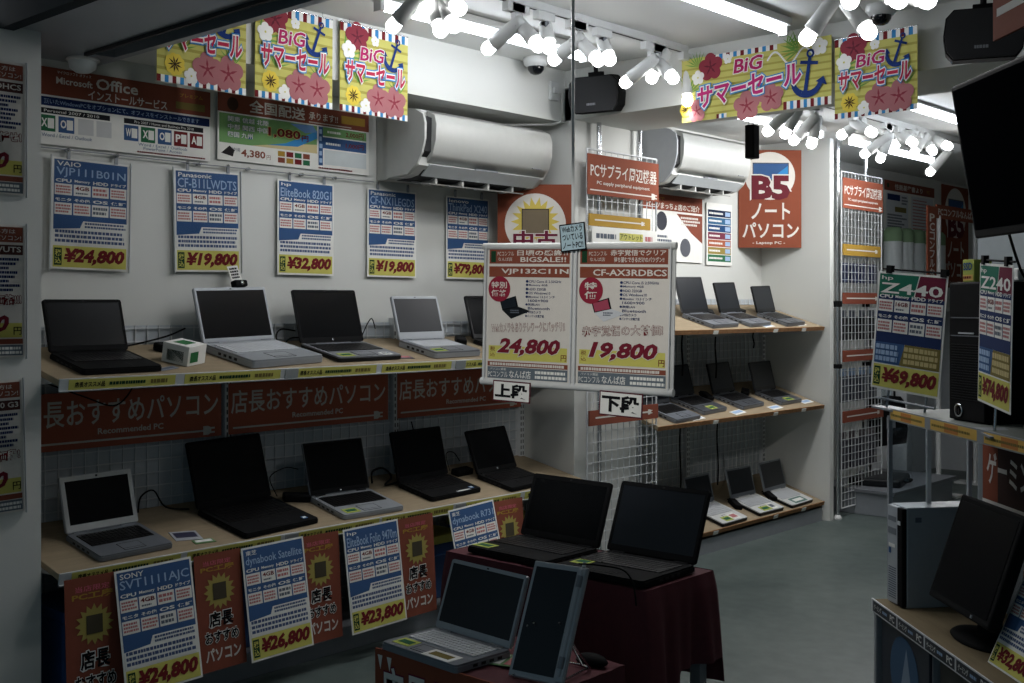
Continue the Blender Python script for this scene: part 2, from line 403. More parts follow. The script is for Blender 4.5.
# round emblem poster beside the column
s = Sheet(.375, .585, ORANGE, thick=.006); w, h = .375, .585
cx, cz = w*.5, h-.045-.152
s.disc(cx, cz, .152, CREAM, 1, 44); s.star(cx, cz+.012, .085, .122, 18, M('burst_yellow', (206, 180, 60)), 2)
s.rect(cx-.068, cz-.055, cx+.068, cz+.075, M('emblem_outline', (30, 28, 26), .5), 4); s.rect(cx-.064, cz-.051, cx+.064, cz+.071, M('emblem_brown', (118, 104, 82), .5), 5)
s.text('中古', cx-.11, cz-.118, .22, .085, MAROON, 6, .03, out=((.04, CREAM),))
s.text('パソコン', w*.1, h*.12, w*.8, h*.14, CREAM, 2, .02)
s.build('emblem_poster', 'orange board with white disc and yellow sunburst hung in the column corner', 'poster', TR((.093, 4.158, 1.403), R(45)))

# ------------------------------------------------------------------ shelving on the left
TAN = .21
def board(parent, label, y0, y1, zf, tan, xf=.45):
    """sloping shelf board, a part of its shelving; local x along the wall, y up the slope"""
    a = math.atan(tan); T = TR((xf, y0, zf), R(90), rx=a); P = Matrix.Translation(-parent.location) @ T
    L = y1 - y0; D = (xf - .015)/math.cos(a)
    o = MB().box(0, L, .004, D, -.022, 0, WOODC, P, bev=.002).build('sloping_shelf', parent); o['label'] = label
    return (o, T, L, D, a, P)

def strip(t, x0, x1, seedtxt):
    s = Sheet(x1-x0, .034, YEL, thick=.002, T=t[5] @ TR((x0, -.004, -.034)))
    h = .034; w = x1-x0
    s.text('店長オススメ品', .02, h*.22, .105, h*.56, BLACK, 2, .03)
    s.lines(.14, h*.3, .27, h*.7, 1, GREEN, 2, .8, 0); s.lines(.29, h*.25, w-.03, h*.75, 1, OLIVE, 2, .8, .05)
    o = s.mb.build('price_strip', t[0]); o['label'] = 'yellow printed price strip'

def gondola(y_posts, z1, label, kick, bays):
    t = thing('gondola_shelving', label, 'shelving', loc=(0, y_posts[0], 0))
    y0 = y_posts[0]
    for y in y_posts:
        mb = MB().box(0, .035, y-y0-.017, y-y0+.017, 0, z1, STEELW)
        z = .08
        while z < z1-.05:
            for dy in (-.008, .008): mb.box(.0345, .0358, y-y0+dy-.0028, y-y0+dy+.0028, z, z+.018, DUCT)
            z += .03
        mb.build('slotted_upright', t)
    for a, b in zip(y_posts[:-1], y_posts[1:]):
        mb = MB(); A, B = a-y0+.02, b-y0-.02
        mb.box(.004, .010, A, B, .08, z1-.02, M('back_panel_steel', (176, 184, 190), .5))
        y = A+.02
        while y < B: mb.box(.012, .017, y-.002, y+.002, .08, z1-.02, STEELW); y += .05
        z = .1
        while z < z1-.02: mb.box(.016, .021, A, B, z-.002, z+.002, STEELW); z += .05
        mb.build('mesh_back_panel', t)
    mb = MB().box(.0, kick, 0.01, y_posts[-1]-y0-.01, .0, .085, STEELG).box(0, kick+.015, .0, y_posts[-1]-y0, .085, .1, STEELG, bev=.003)
    o = mb.build('base_plinth', t)
    for y in y_posts:
        for z in bays:
            mb = MB(); mb.slab([(0.03, z-.02), (.36, z-.075), (.36, z-.09), (.03, z-.11)], y-y0-.004, y-y0+.004, STEELW, Matrix(((1,0,0,0),(0,0,1,0),(0,1,0,0),(0,0,0,1))))
            mb.build('shelf_bracket', t)
    return t
left_unit = gondola((1.755, 2.643, 3.541, 4.405), 1.33, 'white steel shelving with two sloping wooden shelves along the left wall', .375, (1.22, .60))
up_shelf = board(left_unit, 'upper sloping wooden shelf', 1.735, 4.42, 1.147, TAN)
lo_shelf = board(left_unit, 'lower sloping wooden shelf', 1.735, 4.42, .527, TAN)
for sh, cuts in ((up_shelf, [(1.765, 2.149), (2.185, 2.59), (2.66, 3.06), (3.09, 3.485), (3.51, 3.91), (3.96, 4.36)]), (lo_shelf, [(1.775, 2.169), (2.195, 2.59), (2.66, 3.075), (3.09, 3.495), (3.515, 3.93), (3.96, 4.36)])):
    o, T, L, D, a, P = sh
    MB().box(0, L, -.003, .003, -.036, .003, STEELW, P).box(0, L, -.007, -.003, -.038, -.035, STEELW, P).build('price_rail', o)
    for c0, c1 in cuts: strip(sh, c0-1.735, c1-1.735, '')
    for c in (2.64, 3.54): MB().box(c-1.735-.03, c-1.735+.03, -.007, -.004, -.033, .001, M('clear_grey_label', (150, 156, 158), .3), P).build('blank_label_holder', o)

# 'recommended' boards between the two shelves
def plug(s, x, z, h, m, lay):
    s.rect(x, z-h*.5, x+h*.55, z+h*.5, m, lay); s.disc(x+h*.55, z, h*.5, m, lay, 16); s.rect(x+h*.9, z+h*.14, x+h*1.5, z+h*.34, m, lay); s.rect(x+h*.9, z-h*.34, x+h*1.5, z-h*.14, m, lay)
for y0, y1, lab in ((1.775, 2.607, 'reddish brown recommendation board between the shelves, leftmost, partly behind the front pillar'), (2.640, 3.489, 'reddish brown recommendation board between the shelves, middle one of three'), (3.545, 4.395, 'reddish brown recommendation board between the shelves, partly behind the hanging double poster')):
    w, h = y1-y0, .205; s = Sheet(w, h, M('board_orange', (178, 92, 68), .5), thick=.004)
    tx = -.085 if y0 < 2 else .012
    s.text('店長おすすめパソコン' if y0 > 2 else '長おすすめパソコン', .012 if y0 > 2 else .105, h*.40, w*.965 if y0 > 2 else w*.855, h*.46, CREAM, 2, .012)
    s.text('Recommended PC', w*.37, h*.23, w*.32, h*.11, CREAM, 2, .02); s.rect(w*.025, h*.105, w*.91, h*.14, CREAM, 2); plug(s, w*.9, h*.125, h*.17, CREAM, 2)
    s.build('recommendation_board', lab, 'sign', WALL(y0, .868, .036), group='recommendation boards')

# ------------------------------------------------------------------ laptops
def rrect(x0, x1, y0, y1, r, n=4):
    pts = []
    for cx, cy, a0 in ((x1-r, y0+r, -90), (x1-r, y1-r, 0), (x0+r, y1-r, 90), (x0+r, y0+r, 180)):
        for k in range(n+1): a = R(a0 + 90*k/n); pts.append((cx + r*math.cos(a), cy + r*math.sin(a)))
    return pts
def laptop(label, T, w, d, lh, ang, body=BLKP, lidm=None, bezel=None, keys=KEYB, deck=None, thick=.022, bez=.012, bot=.022, stickers=(), logo=None, group=None, screen=SCREEN, chin=None, feet=False):
    lidm = lidm or body; bezel = bezel or lidm; deck = deck or body
    t = thing('laptop', label, 'laptop', T, group=group)
    x0, x1 = -w/2, w/2
    mb = MB().slab(rrect(x0, x1, 0, d, .012), .003, thick*.75, body, smooth=False).slab(rrect(x0+.003, x1-.003, .002, d-.002, .011), thick*.75, thick, deck)
    for sx in (x0+.03, x1-.03):
        for sy in (.02, d-.03): mb.box(sx-.012, sx+.012, sy-.006, sy+.006, 0, .004, BLKP)
    for k in range(4): mb.box(x1-.0005, x1+.0006, d*.3+k*.03, d*.3+k*.03+.016, thick*.3, thick*.62, DUCT); mb.box(x0-.0006, x0+.0005, d*.3+k*.03, d*.3+k*.03+.016, thick*.3, thick*.62, DUCT)
    mb.build('base', t)
    # keyboard: tray with individual keys
    kx0, kx1, ky0, ky1 = x0+.022, x1-.022, d*.40, d*.86
    mb = MB().box(kx0, kx1, ky0, ky1, thick-.002, thick+.0006, DUCT if keys is KEYB else M('pale_key_tray', (150, 154, 158), .5))
    rows = 6; cols = 15; ch = (ky1-ky0)/rows; cwid = (kx1-kx0)/cols
    for r in range(rows):
        c = 0
        while c < cols:
            span = 5 if (r == 0 and c == 4) else (2 if (r, c) in ((2, 13), (3, 0), (1, 13)) else 1)
            mb.box(kx0+c*cwid+.0012, kx0+(c+span)*cwid-.0012, ky0+r*ch+.0012, ky0+(r+1)*ch-.0012, thick+.0006, thick+.003, keys)
            c += span
    mb.build('keyboard', t)
    tp = MB().box(-w*.14, w*.14, d*.07, d*.31, thick-.001, thick+.0008, deck if deck is not body else body).box(-w*.145, w*.145, d*.065, d*.07, thick, thick+.0012, DUCT).box(-w*.145, w*.145, d*.31, d*.315, thick, thick+.0012, DUCT).box(-w*.145, -w*.14, d*.065, d*.315, thick, thick+.0012, DUCT).box(w*.14, w*.145, d*.065, d*.315, thick, thick+.0012, DUCT).box(-w*.14, w*.14, d*.12, d*.123, thick, thick+.0014, DUCT)
    tp.build('touchpad', t)
    a = R(ang)
    H = Matrix.Translation((0, d-.006, thick*.9)) @ Matrix.Rotation(a - PI/2, 4, 'X').inverted()
    # lid: local z up the lid, local y through it (outside = +y)
    up = Matrix(((1,0,0,0),(0,0,1,0),(0,1,0,0),(0,0,0,1)))
    lt = .009
    mb = MB().slab(rrect(x0+.001, x1-.001, .004, lh, .010), 0, lt, lidm, H @ up)
    fr = rrect(x0+.001, x1-.001, .004, lh, .010)
    mb2 = MB(); bx0, bx1, bz0, bz1 = x0+bez, x1-bez, .004+bot, lh-bez
    for (p, q, r, u) in ((x0+.004, x1-.004, .007, bz0), (x0+.004, x1-.004, bz1, lh-.003), (x0+.004, bx0, bz0, bz1), (bx1, x1-.004, bz0, bz1)):
        mb2.box(p, q, -.002, .001, r, u, bezel, H)
    mb2.box(-.004, .004, -.0025, 0, lh-bez*.7, lh-bez*.35, DUCT, H)
    lid = mb.build('lid', t)
    mb2.build('bezel', lid)
    sc = MB().box(bx0, bx1, -.001, .001, bz0, bz1, screen, H).build('screen', lid)
    if logo:
        mbl = MB().lathe([(0, 0), (.0055, 0), (.0055, .0006), (0, .0006)], logo, 14, H @ TR((0, -.002, .004+bot*.5), rx=R(90)))
        mbl.build('round_badge', lid)
    for sx in (-1, 1): MB().tube([(sx*(w*.5-.025), d-.006, thick*.9), (sx*(w*.5-.075), d-.006, thick*.9)], .006, SILVD if lidm is SILV else BLKP, 8).build('hinge', t)
    for (sx, sy, sw, sd, m1, m2) in stickers:
        mb = MB().box(sx*w/2-sw/2, sx*w/2+sw/2, sy*d, sy*d+sd, thick, thick+.0012, m1)
        mb.box(sx*w/2-sw*.36, sx*w/2+sw*.36, sy*d+sd*.25, sy*d+sd*.75, thick+.001, thick+.0018, m2)
        o = mb.build('price_sticker', t); o['label'] = 'small printed sticker on the palm rest'
    return t
def on_shelf(sh, y, xf, yaw=0):
    """matrix on a sloping shelf: y along the wall, xf distance of the laptop's front edge from the wall"""
    t, T, L, D, a, P = sh
    o = T.translation
    return T @ TR((y - o.y, (o.x - xf)/math.cos(a), .0005), R(yaw))
YS = (-.62, .06, .07, .045, STK, STKG); WS = (.6, .05, .055, .035, WHITE, GREYINK); BS = (.72, .08, .022, .02, M('sticker_blue', (60, 110, 170), .4), WHITE)
g1 = 'laptops on the upper left shelf'; g2 = 'laptops on the lower left shelf'
laptop('plain black laptop at the left end of the upper shelf', on_shelf(up_shelf, 1.978, .41, 1), .295, .235, .192, 118, BLKP, group=g1)
laptop('large silver laptop with a webcam clipped on its lid on the upper shelf', on_shelf(up_shelf, 2.66, .408, 7), .365, .29, .222, 116, SILV, bezel=SILV, keys=KEYW, thick=.032, bot=.016, group=g1)
laptop('glossy black laptop with a round badge on the upper shelf', on_shelf(up_shelf, 3.08, .395, 1.5), .345, .25, .232, 117, BLKS, bezel=BLKP, logo=CHROME, stickers=(YS, WS), deck=PLASTG, group=g1)
laptop('small silver laptop beside the glossy black one on the upper shelf', on_shelf(up_shelf, 3.575, .402, 2), .295, .235, .205, 117, SILV, bezel=SILV, keys=KEYW, thick=.030, bot=.034, stickers=(YS,), deck=PLASTG, screen=SCREENM, group=g1)
laptop('dark laptop on the upper shelf almost hidden behind the hanging double poster', on_shelf(up_shelf, 4.06, .38, 2), .30, .225, .215, 117, BLKS, group=g1)
laptop('silver laptop with a pale frame at the left end of the lower shelf', on_shelf(lo_shelf, 2.03, .409, 3), .282, .225, .20, 116, SILVD, lidm=SILV, bezel=PLASTW, bez=.019, bot=.026, group=g2)
laptop('large matt black laptop, second from the left on the lower shelf', on_shelf(lo_shelf, 2.625, .42, 5), .362, .29, .262, 117, BLKP, stickers=(BS,), group=g2)
laptop('laptop with silver keyboard deck and black screen on the lower shelf', on_shelf(lo_shelf, 3.075, .423, -1), .315, .235, .225, 117, SILV, lidm=SILVD, bezel=BLKP, logo=CHROME, stickers=(YS,), group=g2)
laptop('black laptop with a pale strip on its front edge on the lower shelf', on_shelf(lo_shelf, 3.585, .385, 3), .325, .215, .228, 115, BLKP, stickers=(BS, (.3, .02, .09, .012, SILV, WHITE)), group=g2)
laptop('black laptop leaning far back at the right end of the lower shelf', on_shelf(lo_shelf, 4.035, .425, 4), .30, .215, .215, 123, BLKP, logo=SILV, group=g2)

# webcam on the silver laptop, little box, cards and cables
Tl = on_shelf(up_shelf, 2.66, .408, 7)
a = R(116); H = Tl @ Matrix.Translation((0.055, .284, .029)) @ Matrix.Rotation(a - PI/2, 4, 'X').inverted()
t = thing('webcam', 'small black webcam with a paper tag clipped on the large silver laptop', 'webcam', H @ TR((0, .004, .223)))
MB().box(-.032, .032, -.018, .016, 0, .028, BLKP, bev=.007).box(-.025, .025, .010, .016, -.03, .004, BLKP).build('webcam_body', t)
MB().lathe([(0, 0), (.009, 0), (.008, .004), (0, .005)], CHROME, 12, TR((0, -.018, .014), rx=R(90))).build('lens', t)
s = Sheet(.055, .062, WHITE, T=TR((-.03, .004, .027), rx=R(-6), ry=R(-6))); s.lines(.006, .006, .05, .056, 4, BLACK, 2, .6, .1); s.mb.build('paper_tag', t)
def small_box():
    T = on_shelf(up_shelf, 2.30, .34, 24)
    t = thing('product_box', 'small white and green box on the upper shelf left of the large silver laptop', 'box', T)
    MB().box(-.055, .055, 0, .11, 0, .072, WHITE, bev=.002).build('carton', t)
    s = Sheet(.11, .072, None, T=TR((-.055, -.0008, 0))); s.rect(.012, .012, .06, .05, M('box_green', (40, 110, 60), .5), 1); s.mb.build('side_print', t)
    MB().box(-.03, .03, .03, .085, .072, .0728, M('box_green', (40, 110, 60), .5)).box(-.055, -.0545, 0.02, .09, .01, .05, GREEN).build('top_print', t)
small_box()
def cable(pts, label, r=.0035, n=5):
    # smooth path
    P = [Vector(p) for p in pts]; out = []
    for i in range(len(P)-1):
        p0 = P[max(i-1, 0)]; p1 = P[i]; p2 = P[i+1]; p3 = P[min(i+2, len(P)-1)]
        for k in range(n):
            u = k/n
            out.append(.5*((2*p1) + (p2-p0)*u + (2*p0-5*p1+4*p2-p3)*u*u + (3*p1-p0-3*p2+p3)*u**3))
    out.append(P[-1])
    return tag(MB().tube(out, r, CABLE, 6).build('power_cable'), label, 'cable', 'black power cables')
def adapter(T, label):
    t = thing('power_adapter', label, 'adapter', T); MB().box(-.055, .055, -.025, .025, 0, .03, BLKP, bev=.006).build('adapter_body', t)
    MB().tube([(.055, 0, .015), (.075, 0, .012), (.085, .01, .006)], .004, CABLE, 6).build('cord_stub', t)
def shp(sh, y, x, up=.004): 
    return on_shelf(sh, y, x) @ Vector((0, 0, up))
cable([shp(up_shelf, 2.08, .10), shp(up_shelf, 2.2, .09, .02), shp(up_shelf, 2.33, .08, .045), shp(up_shelf, 2.42, .06, .07)], 'black cable curling from the plain black laptop to the large silver one')
adapter(on_shelf(up_shelf, 2.32, .12, 10), 'black power adapter lying behind the small white and green box')
cable([shp(up_shelf, 2.80, .16), shp(up_shelf, 2.82, .1, .04), shp(up_shelf, 2.87, .06, .06), shp(up_shelf, 2.95, .05, .05)], 'upper of two black cables left of the glossy black laptop')
cable([shp(up_shelf, 2.79, .2), shp(up_shelf, 2.83, .14, .006), shp(up_shelf, 2.89, .1, .03), shp(up_shelf, 2.96, .09, .03)], 'lower of two black cables left of the glossy black laptop')
cable([shp(up_shelf, 3.27, .1), shp(up_shelf, 3.32, .06, .05), shp(up_shelf, 3.36, .05, .10), shp(up_shelf, 3.4, .04, .05)], 'thin black cable between the glossy black and the small silver laptop', .0025)
adapter(on_shelf(up_shelf, 3.83, .16, 50), 'black power adapter right of the small silver laptop')
cable([shp(lo_shelf, 2.23, .06), shp(lo_shelf, 2.24, .05, .06), shp(lo_shelf, 2.29, .05, .08), shp(lo_shelf, 2.33, .08, .02), shp(lo_shelf, 2.42, .1, .006)], 'looped black cable right of the pale framed laptop')
cable([shp(lo_shelf, 2.83, .1), shp(lo_shelf, 2.82, .05, .07), shp(lo_shelf, 2.9, .04, .1), shp(lo_shelf, 2.96, .05, .09)], 'thin black cable arching behind the silver decked laptop', .0022)
adapter(on_shelf(lo_shelf, 2.88, .16, -25), 'black power adapter left of the silver decked laptop')
cable([shp(lo_shelf, 3.32, .12, .01), shp(lo_shelf, 3.34, .09, .05), shp(lo_shelf, 3.40, .09, .06), shp(lo_shelf, 3.42, .13, .03), shp(lo_shelf, 3.36, .16, .01), shp(lo_shelf, 3.45, .15, .01)], 'coiled black cable left of the black laptop with a pale strip', .0045)
cable([shp(lo_shelf, 3.82, .1), shp(lo_shelf, 3.83, .05, .07), shp(lo_shelf, 3.89, .04, .07), shp(lo_shelf, 3.92, .06, .03)], 'thin black cable hooped behind the laptop leaning far back', .0022)
adapter(on_shelf(lo_shelf, 3.85, .15, 5), 'black power adapter left of the laptop leaning far back')
cable([(.06, 1.86, 1.12), (.1, 2.0, 1.06), (.08, 2.12, 1.02), (.05, 2.2, 1.06), (.03, 2.25, 1.14)], 'black cable drooping under the left end of the upper shelf', .003)
cable([(.05, 3.62, .85), (.06, 3.63, .78), (.055, 3.62, .72), (.05, 3.60, .66)], 'short black cable hanging below the middle recommendation board', .003)
def ticket(sh, y, x, yaw, label, m1, m2, w=.1, d=.065):
    mb = MB().box(-w/2, w/2, 0, d, 0, .0015, m1, on_shelf(sh, y, x, yaw)).box(-w*.4, w*.4, d*.3, d*.85, .0015, .002, m2, on_shelf(sh, y, x, yaw))
    tag(mb.build('leaflet'), label, 'leaflet')
ticket(up_shelf, 2.17, .385, 20, 'small grey leaflet left of the little white and green box', M('leaflet_grey', (120, 128, 140), .4), GREYINK, .09, .03)
ticket(lo_shelf, 2.262, .36, -12, 'colourful leaflet lying between the pale framed laptop and the large black one', M('leaflet_pale', (168, 172, 180), .4), M('leaflet_dark', (60, 62, 88), .4), .1, .085)
ticket(lo_shelf, 2.30, .405, -5, 'green leaflet lying at the edge of the lower shelf near the large black laptop', M('leaflet_green', (96, 140, 84), .4), WHITE, .08, .035)
ticket(up_shelf, 3.285, .38, -10, 'dark leaflet lying between the glossy black and the small silver laptop', M('leaflet_navy', (60, 66, 84), .4), TXRED, .09, .05)
ticket(up_shelf, 3.76, .33, 0, 'dark leaflet right of the small silver laptop on the upper shelf', M('leaflet_slate', (52, 56, 66), .4), GREYINK, .08, .05)

# ------------------------------------------------------------------ posters hanging from the lower shelf
def drape(y, w, h, build, label, cat, kick=6, roll=0, z=.512, x=.474):
    s = build(w, h)
    T = TR((x, y, z), R(90), ry=R(roll)) @ Matrix.Rotation(R(-kick), 4, 'X') @ Matrix.Translation((0, 0, -h))
    return s.build('hanging_poster' if cat == 'poster' else 'hanging_banner', label, cat, T, group='posters and banners along the lower shelf')
def shop_banner(w, h):
    s = Sheet(w, h, BROWNO)
    s.text('当店限定', w*.18, h*.90, w*.6, h*.04, PINK, 2, .01); s.text('PC工房', w*.12, h*.845, w*.72, h*.05, GOLD, 2, .03)
    burst(s, w*.5, h*.67, w*.34)
    s.text('店長', w*.24, h*.37, w*.52, h*.13, BLACK, 3, .03, out=((.05, WHITE),)); s.text('おすすめ', w*.14, h*.235, w*.72, h*.10, BLACK, 3, .03, out=((.05, WHITE),)); s.text('パソコン', w*.13, h*.08, w*.76, h*.115, CREAM, 3, .03)
    return s
lows = [('b', 1.738, .196, .60, 'orange shop banner at the left end below the lower shelf, partly in shadow'),
 ('p', 1.905, .285, .41, ('SONY', 'SVT1111AJC', '¥24,800'), 'blue price poster reading 24,800 yen hanging below the lower shelf at the left'),
 ('b', 2.205, .19, .405, 'orange shop banner between the 24,800 and the 26,800 yen posters'),
 ('p', 2.395, .275, .405, ('東芝', 'dynabook Satellite', '¥26,800'), 'blue price poster reading 26,800 yen below the lower shelf'),
 ('b', 2.655, .19, .405, 'orange shop banner between the 26,800 and the 23,800 yen posters'),
 ('p', 2.862, .285, .405, ('hp', 'EliteBook Folio 9470m', '¥23,800'), 'blue price poster reading 23,800 yen below the lower shelf'),
 ('b', 3.155, .195, .405, 'orange shop banner right of the 23,800 yen poster'),
 ('p', 3.435, .28, .40, ('東芝', 'dynabook R731', '¥29,800'), 'blue price poster half hidden behind the draped table'),
 ('b', 3.72, .195, .405, 'orange shop banner at the right end, its lower half behind the black laptops')]
for i, it in enumerate(lows):
    if it[0] == 'b': drape(it[1], it[2], it[3] if it[3] < .5 else .47, shop_banner, it[4], 'banner', kick=3 + (i % 3), roll=-.4*(i % 4))
    else: drape(it[1], it[2], it[3], lambda w, h, d=it[4]: spec_card(w, h, *d), it[5], 'poster', kick=7 + (i*2) % 5, roll=-1.2 if i < 6 else -3, x=.480)
# storage boxes on the base under the lower shelf
for y, lab in ((1.79, 'blue plastic storage box under the left end of the lower shelf'), (2.35, 'blue plastic storage box behind the 26,800 yen poster'), (3.29, 'blue storage box with a yellow lid seen between the hanging posters'), (3.85, 'blue storage box with a yellow lid behind the draped table')):
    t = thing('storage_box', lab, 'box', loc=(.19, y+.2, .10)); BX = M('box_blue', (36, 80, 140), .4); 
    MB().box(-.15, .15, -.19, .19, 0, .24, BX, bev=.008).box(.145, .156, -.08, .08, .16, .19, BX).build('box_body', t)
    MB().box(-.155, .158, -.195, .195, .24, .275, YEL if 'yellow' in lab else BX, bev=.005).build('lid', t)

# ------------------------------------------------------------------ air conditioners
ACW = M('aircon_plastic', (172, 173, 168), .4)
def aircon(label, y0, y1, z0, hgt, dark_side=False, deep=1.0):
    t = thing('air_conditioner', label, 'air conditioner', loc=(0, y0, z0)); L = y1-y0; k = hgt/.315
    EX = Matrix(((deep,0,0,0),(0,0,1,0),(0,1,0,0),(0,0,0,1))); EB = Matrix.Diagonal((deep, 1, 1, 1))      # outline (x,z) extruded along y
    prof = [(.004, 0), (.13, .002), (.165, .012), (.205, .05), (.232, .10), (.246, .16), (.247, .23), (.238, .27), (.20, .298), (.14, .311), (.004, .315)]
    body = [(x, z*k) for x, z in prof]
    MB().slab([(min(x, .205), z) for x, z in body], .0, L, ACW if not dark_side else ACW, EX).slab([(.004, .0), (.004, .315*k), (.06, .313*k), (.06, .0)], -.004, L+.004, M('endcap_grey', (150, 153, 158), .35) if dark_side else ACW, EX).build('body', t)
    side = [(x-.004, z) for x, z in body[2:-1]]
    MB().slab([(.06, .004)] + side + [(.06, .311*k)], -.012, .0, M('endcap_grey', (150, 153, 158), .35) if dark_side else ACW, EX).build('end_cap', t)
    MB().slab([(.06, .004)] + side + [(.06, .311*k)], L, L+.012, ACW, EX).build('end_cap', t)
    front = [(.206, .062*k), (.232, .10*k), (.247, .16*k), (.250, .23*k), (.241, .272*k), (.205, .295*k)]
    MB().slab(front, .05, L-.004, ACW, EX, smooth=True).build('front_panel', t)
    MB().slab([(.190, .07*k), (.225, .11*k), (.228, .26*k), (.19, .28*k)], .012, .05, DUCT, EX).build('filter_slot', t)
    mb = MB().slab([(.06, -.002), (.135, -.001), (.168, .012), (.196, .042), (.190, .044), (.06, .01)], .05, L-.05, DUCT, EX)
    mb.build('air_outlet', t)
    mb = MB().slab([(.165, .014), (.208, .058), (.212, .055), (.172, .008)], .06, L-.03, M('louver_plastic', (176, 182, 184), .35), EX)
    mb.build('upper_louver', t)
    mb = MB().slab([(.09, -.010), (.175, -.026), (.178, -.021), (.092, -.004)], .10, L-.10, ACW, EX)
    for i in range(4): y = .16+(L-.32)*i/3; mb.box(.10, .165, y-.006, y+.006, -.02, .01, ACW, EB)
    mb.build('lower_louver', t)
    MB().box(.196, .2125, L*.42, L*.60, .056*k, .062*k, PLASTG, EB).build('display_strip', t)
    MB().box(.222, .2325, L*.86, L*.94, .092*k, .096*k, PLASTG, EB).build('small_badge', t)
    return t
aircon('white air conditioner on the left wall above the blue price posters', 3.452, 4.285, 1.955, .312, deep=1.36)
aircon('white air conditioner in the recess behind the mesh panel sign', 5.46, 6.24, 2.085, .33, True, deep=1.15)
mb = MB().tube([(.02, 3.55, 2.285), (.1, 4.2, 2.285), (.27, 4.37, 2.29), (.315, 4.385, 2.30), (.320, 4.39, 2.36), (.316, 4.39, 2.44)], .006, PLASTW, 7)
tag(mb.build('white_cable'), 'white cable running from above the left air conditioner up to the beam corner', 'cable')
tag(MB().box(.302, .322, 4.30, 4.36, 2.40, 2.49, PLASTW, bev=.003).box(.322, .334, 4.31, 4.345, 2.43, 2.46, PLASTW, bev=.003).build('junction_box'), 'small white junction box on the beam left of the wall speaker', 'electrical box')

# ------------------------------------------------------------------ summer sale flags
def flower(s, x, z, r, m, mc, lay, petals=5):
    for k in range(petals):
        a = 2*PI*k/petals + .4; s.disc(x + r*.56*math.cos(a), z + r*.56*math.sin(a), r*(.46 if petals < 7 else .3), m, lay, 14)
    s.disc(x, z, r*.5, m, lay, 12)
    for k in range(petals if m is not WHITE else 0):
        a = 2*PI*k/petals + .4; s.poly([(x, z), (x+r*.3*math.cos(a-.25), z+r*.3*math.sin(a-.25)), (x+r*.62*math.cos(a), z+r*.62*math.sin(a)), (x+r*.3*math.cos(a+.25), z+r*.3*math.sin(a+.25))], mc, lay+1)
    s.disc(x, z, r*.13, mc, lay+1, 8)
def anchor(s, x, z, h, m, lay, rot=-.35):
    c, n = math.cos(rot), math.sin(rot)
    tr = lambda pts: [(x + (p*c - q*n)*h, z + (p*n + q*c)*h) for p, q in pts]
    for k in range(14):
        a0, a1 = 2*PI*k/14, 2*PI*(k+1)/14
        s.poly(tr([(.09*math.cos(a0), .42+.09*math.sin(a0)), (.09*math.cos(a1), .42+.09*math.sin(a1)), (.045*math.cos(a1), .42+.045*math.sin(a1)), (.045*math.cos(a0), .42+.045*math.sin(a0))]), m, lay)
    s.poly(tr([(-.045, -.45), (.045, -.45), (.035, .34), (-.035, .34)]), m, lay); s.poly(tr([(-.2, .2), (.2, .2), (.2, .27), (-.2, .27)]), m, lay)
    for k in range(12):
        a0, a1 = PI + PI*k/12, PI + PI*(k+1)/12
        w0 = .09*(1-abs(k-6)/7); w1 = .09*(1-abs(k-5)/7)
        s.poly(tr([(.36*math.cos(a0), -.12+.36*math.sin(a0)), (.36*math.cos(a1), -.12+.36*math.sin(a1)), ((.27+w1*0)*math.cos(a1), -.10+(.24)*math.sin(a1)), (.27*math.cos(a0), -.10+.24*math.sin(a0))]), m, lay)
    for sg in (-1, 1): s.poly(tr([(sg*.36, -.02), (sg*.46, -.2), (sg*.2, -.14)]), m, lay)
def stripes(s, x0, x1, z0, z1, n, lay, slant=.4):
    d = (x1-x0)/n; ms = (RED, WHITE, SKYB, WHITE)
    for i in range(n): s.poly([(x0+i*d, z0), (x0+(i+1)*d, z0), (x0+(i+1)*d, z1), (x0+i*d, z1)], ms[i % 4], lay)
def leaf(s, x, z, l, rot, lay):
    for k in range(-3, 4):
        a = rot + k*.3; s.poly([(x, z), (x+l*.5*math.cos(a-.09), z+l*.5*math.sin(a-.09)), (x+l*math.cos(a), z+l*math.sin(a)), (x+l*.5*math.cos(a+.09), z+l*.5*math.sin(a+.09))], LEAF, lay)
def sale_flag(w, h):
    s = Sheet(w, h, LYEL, thick=.001); P = M('hibiscus_pink', (168, 102, 106), .5); PR = M('hibiscus_red', (140, 48, 62), .5)
    for i in range(7): s.rect(0, h*(.12+.11*i), w, h*(.15+.11*i), M('flag_yellow_deep', (164, 156, 66), .5), 1)
    stripes(s, 0, w, h*.90, h, 20, 2); stripes(s, 0, w, 0, h*.07, 24, 2)
    leaf(s, w*.06, h*.62, w*.3, .6, 3); leaf(s, w*.85, h*.28, w*.22, 1.8, 3); leaf(s, w*.25, h*.35, w*.2, 1.2, 3)
    flower(s, w*.24, h*.86, w*.17, PR, M('hib_dark', (104, 34, 48), .5), 4); flower(s, w*.12, h*.70, w*.10, WHITE, YEL, 5)
    flower(s, w*.5, h*.86, w*.06, WHITE, YEL, 5)
    flower(s, w*.19, h*.19, w*.13, M('sun_yellow', (224, 196, 60), .5), M('sun_brown', (70, 54, 24), .5), 4, 9); flower(s, w*.37, h*.10, w*.08, WHITE, YEL, 5)
    flower(s, w*.55, h*.20, w*.17, P, PR, 5); flower(s, w*.79, h*.19, w*.18, P, PR, 6)
    anchor(s, w*.78, h*.74, h*.42, NAVY, 7)
    s.text('BiG', w*.27, h*.61, w*.36, h*.16, MAGENTA, 10, .02, .15, .05, out=((.04, WHITE),))
    s.text('サマーセール', w*.06, h*.345, w*.88, h*.245, M('sale_crimson', (186, 36, 70), .5), 14, .03, .1, .03, out=((.05, WHITE), (.10, SKYB)))
    return s
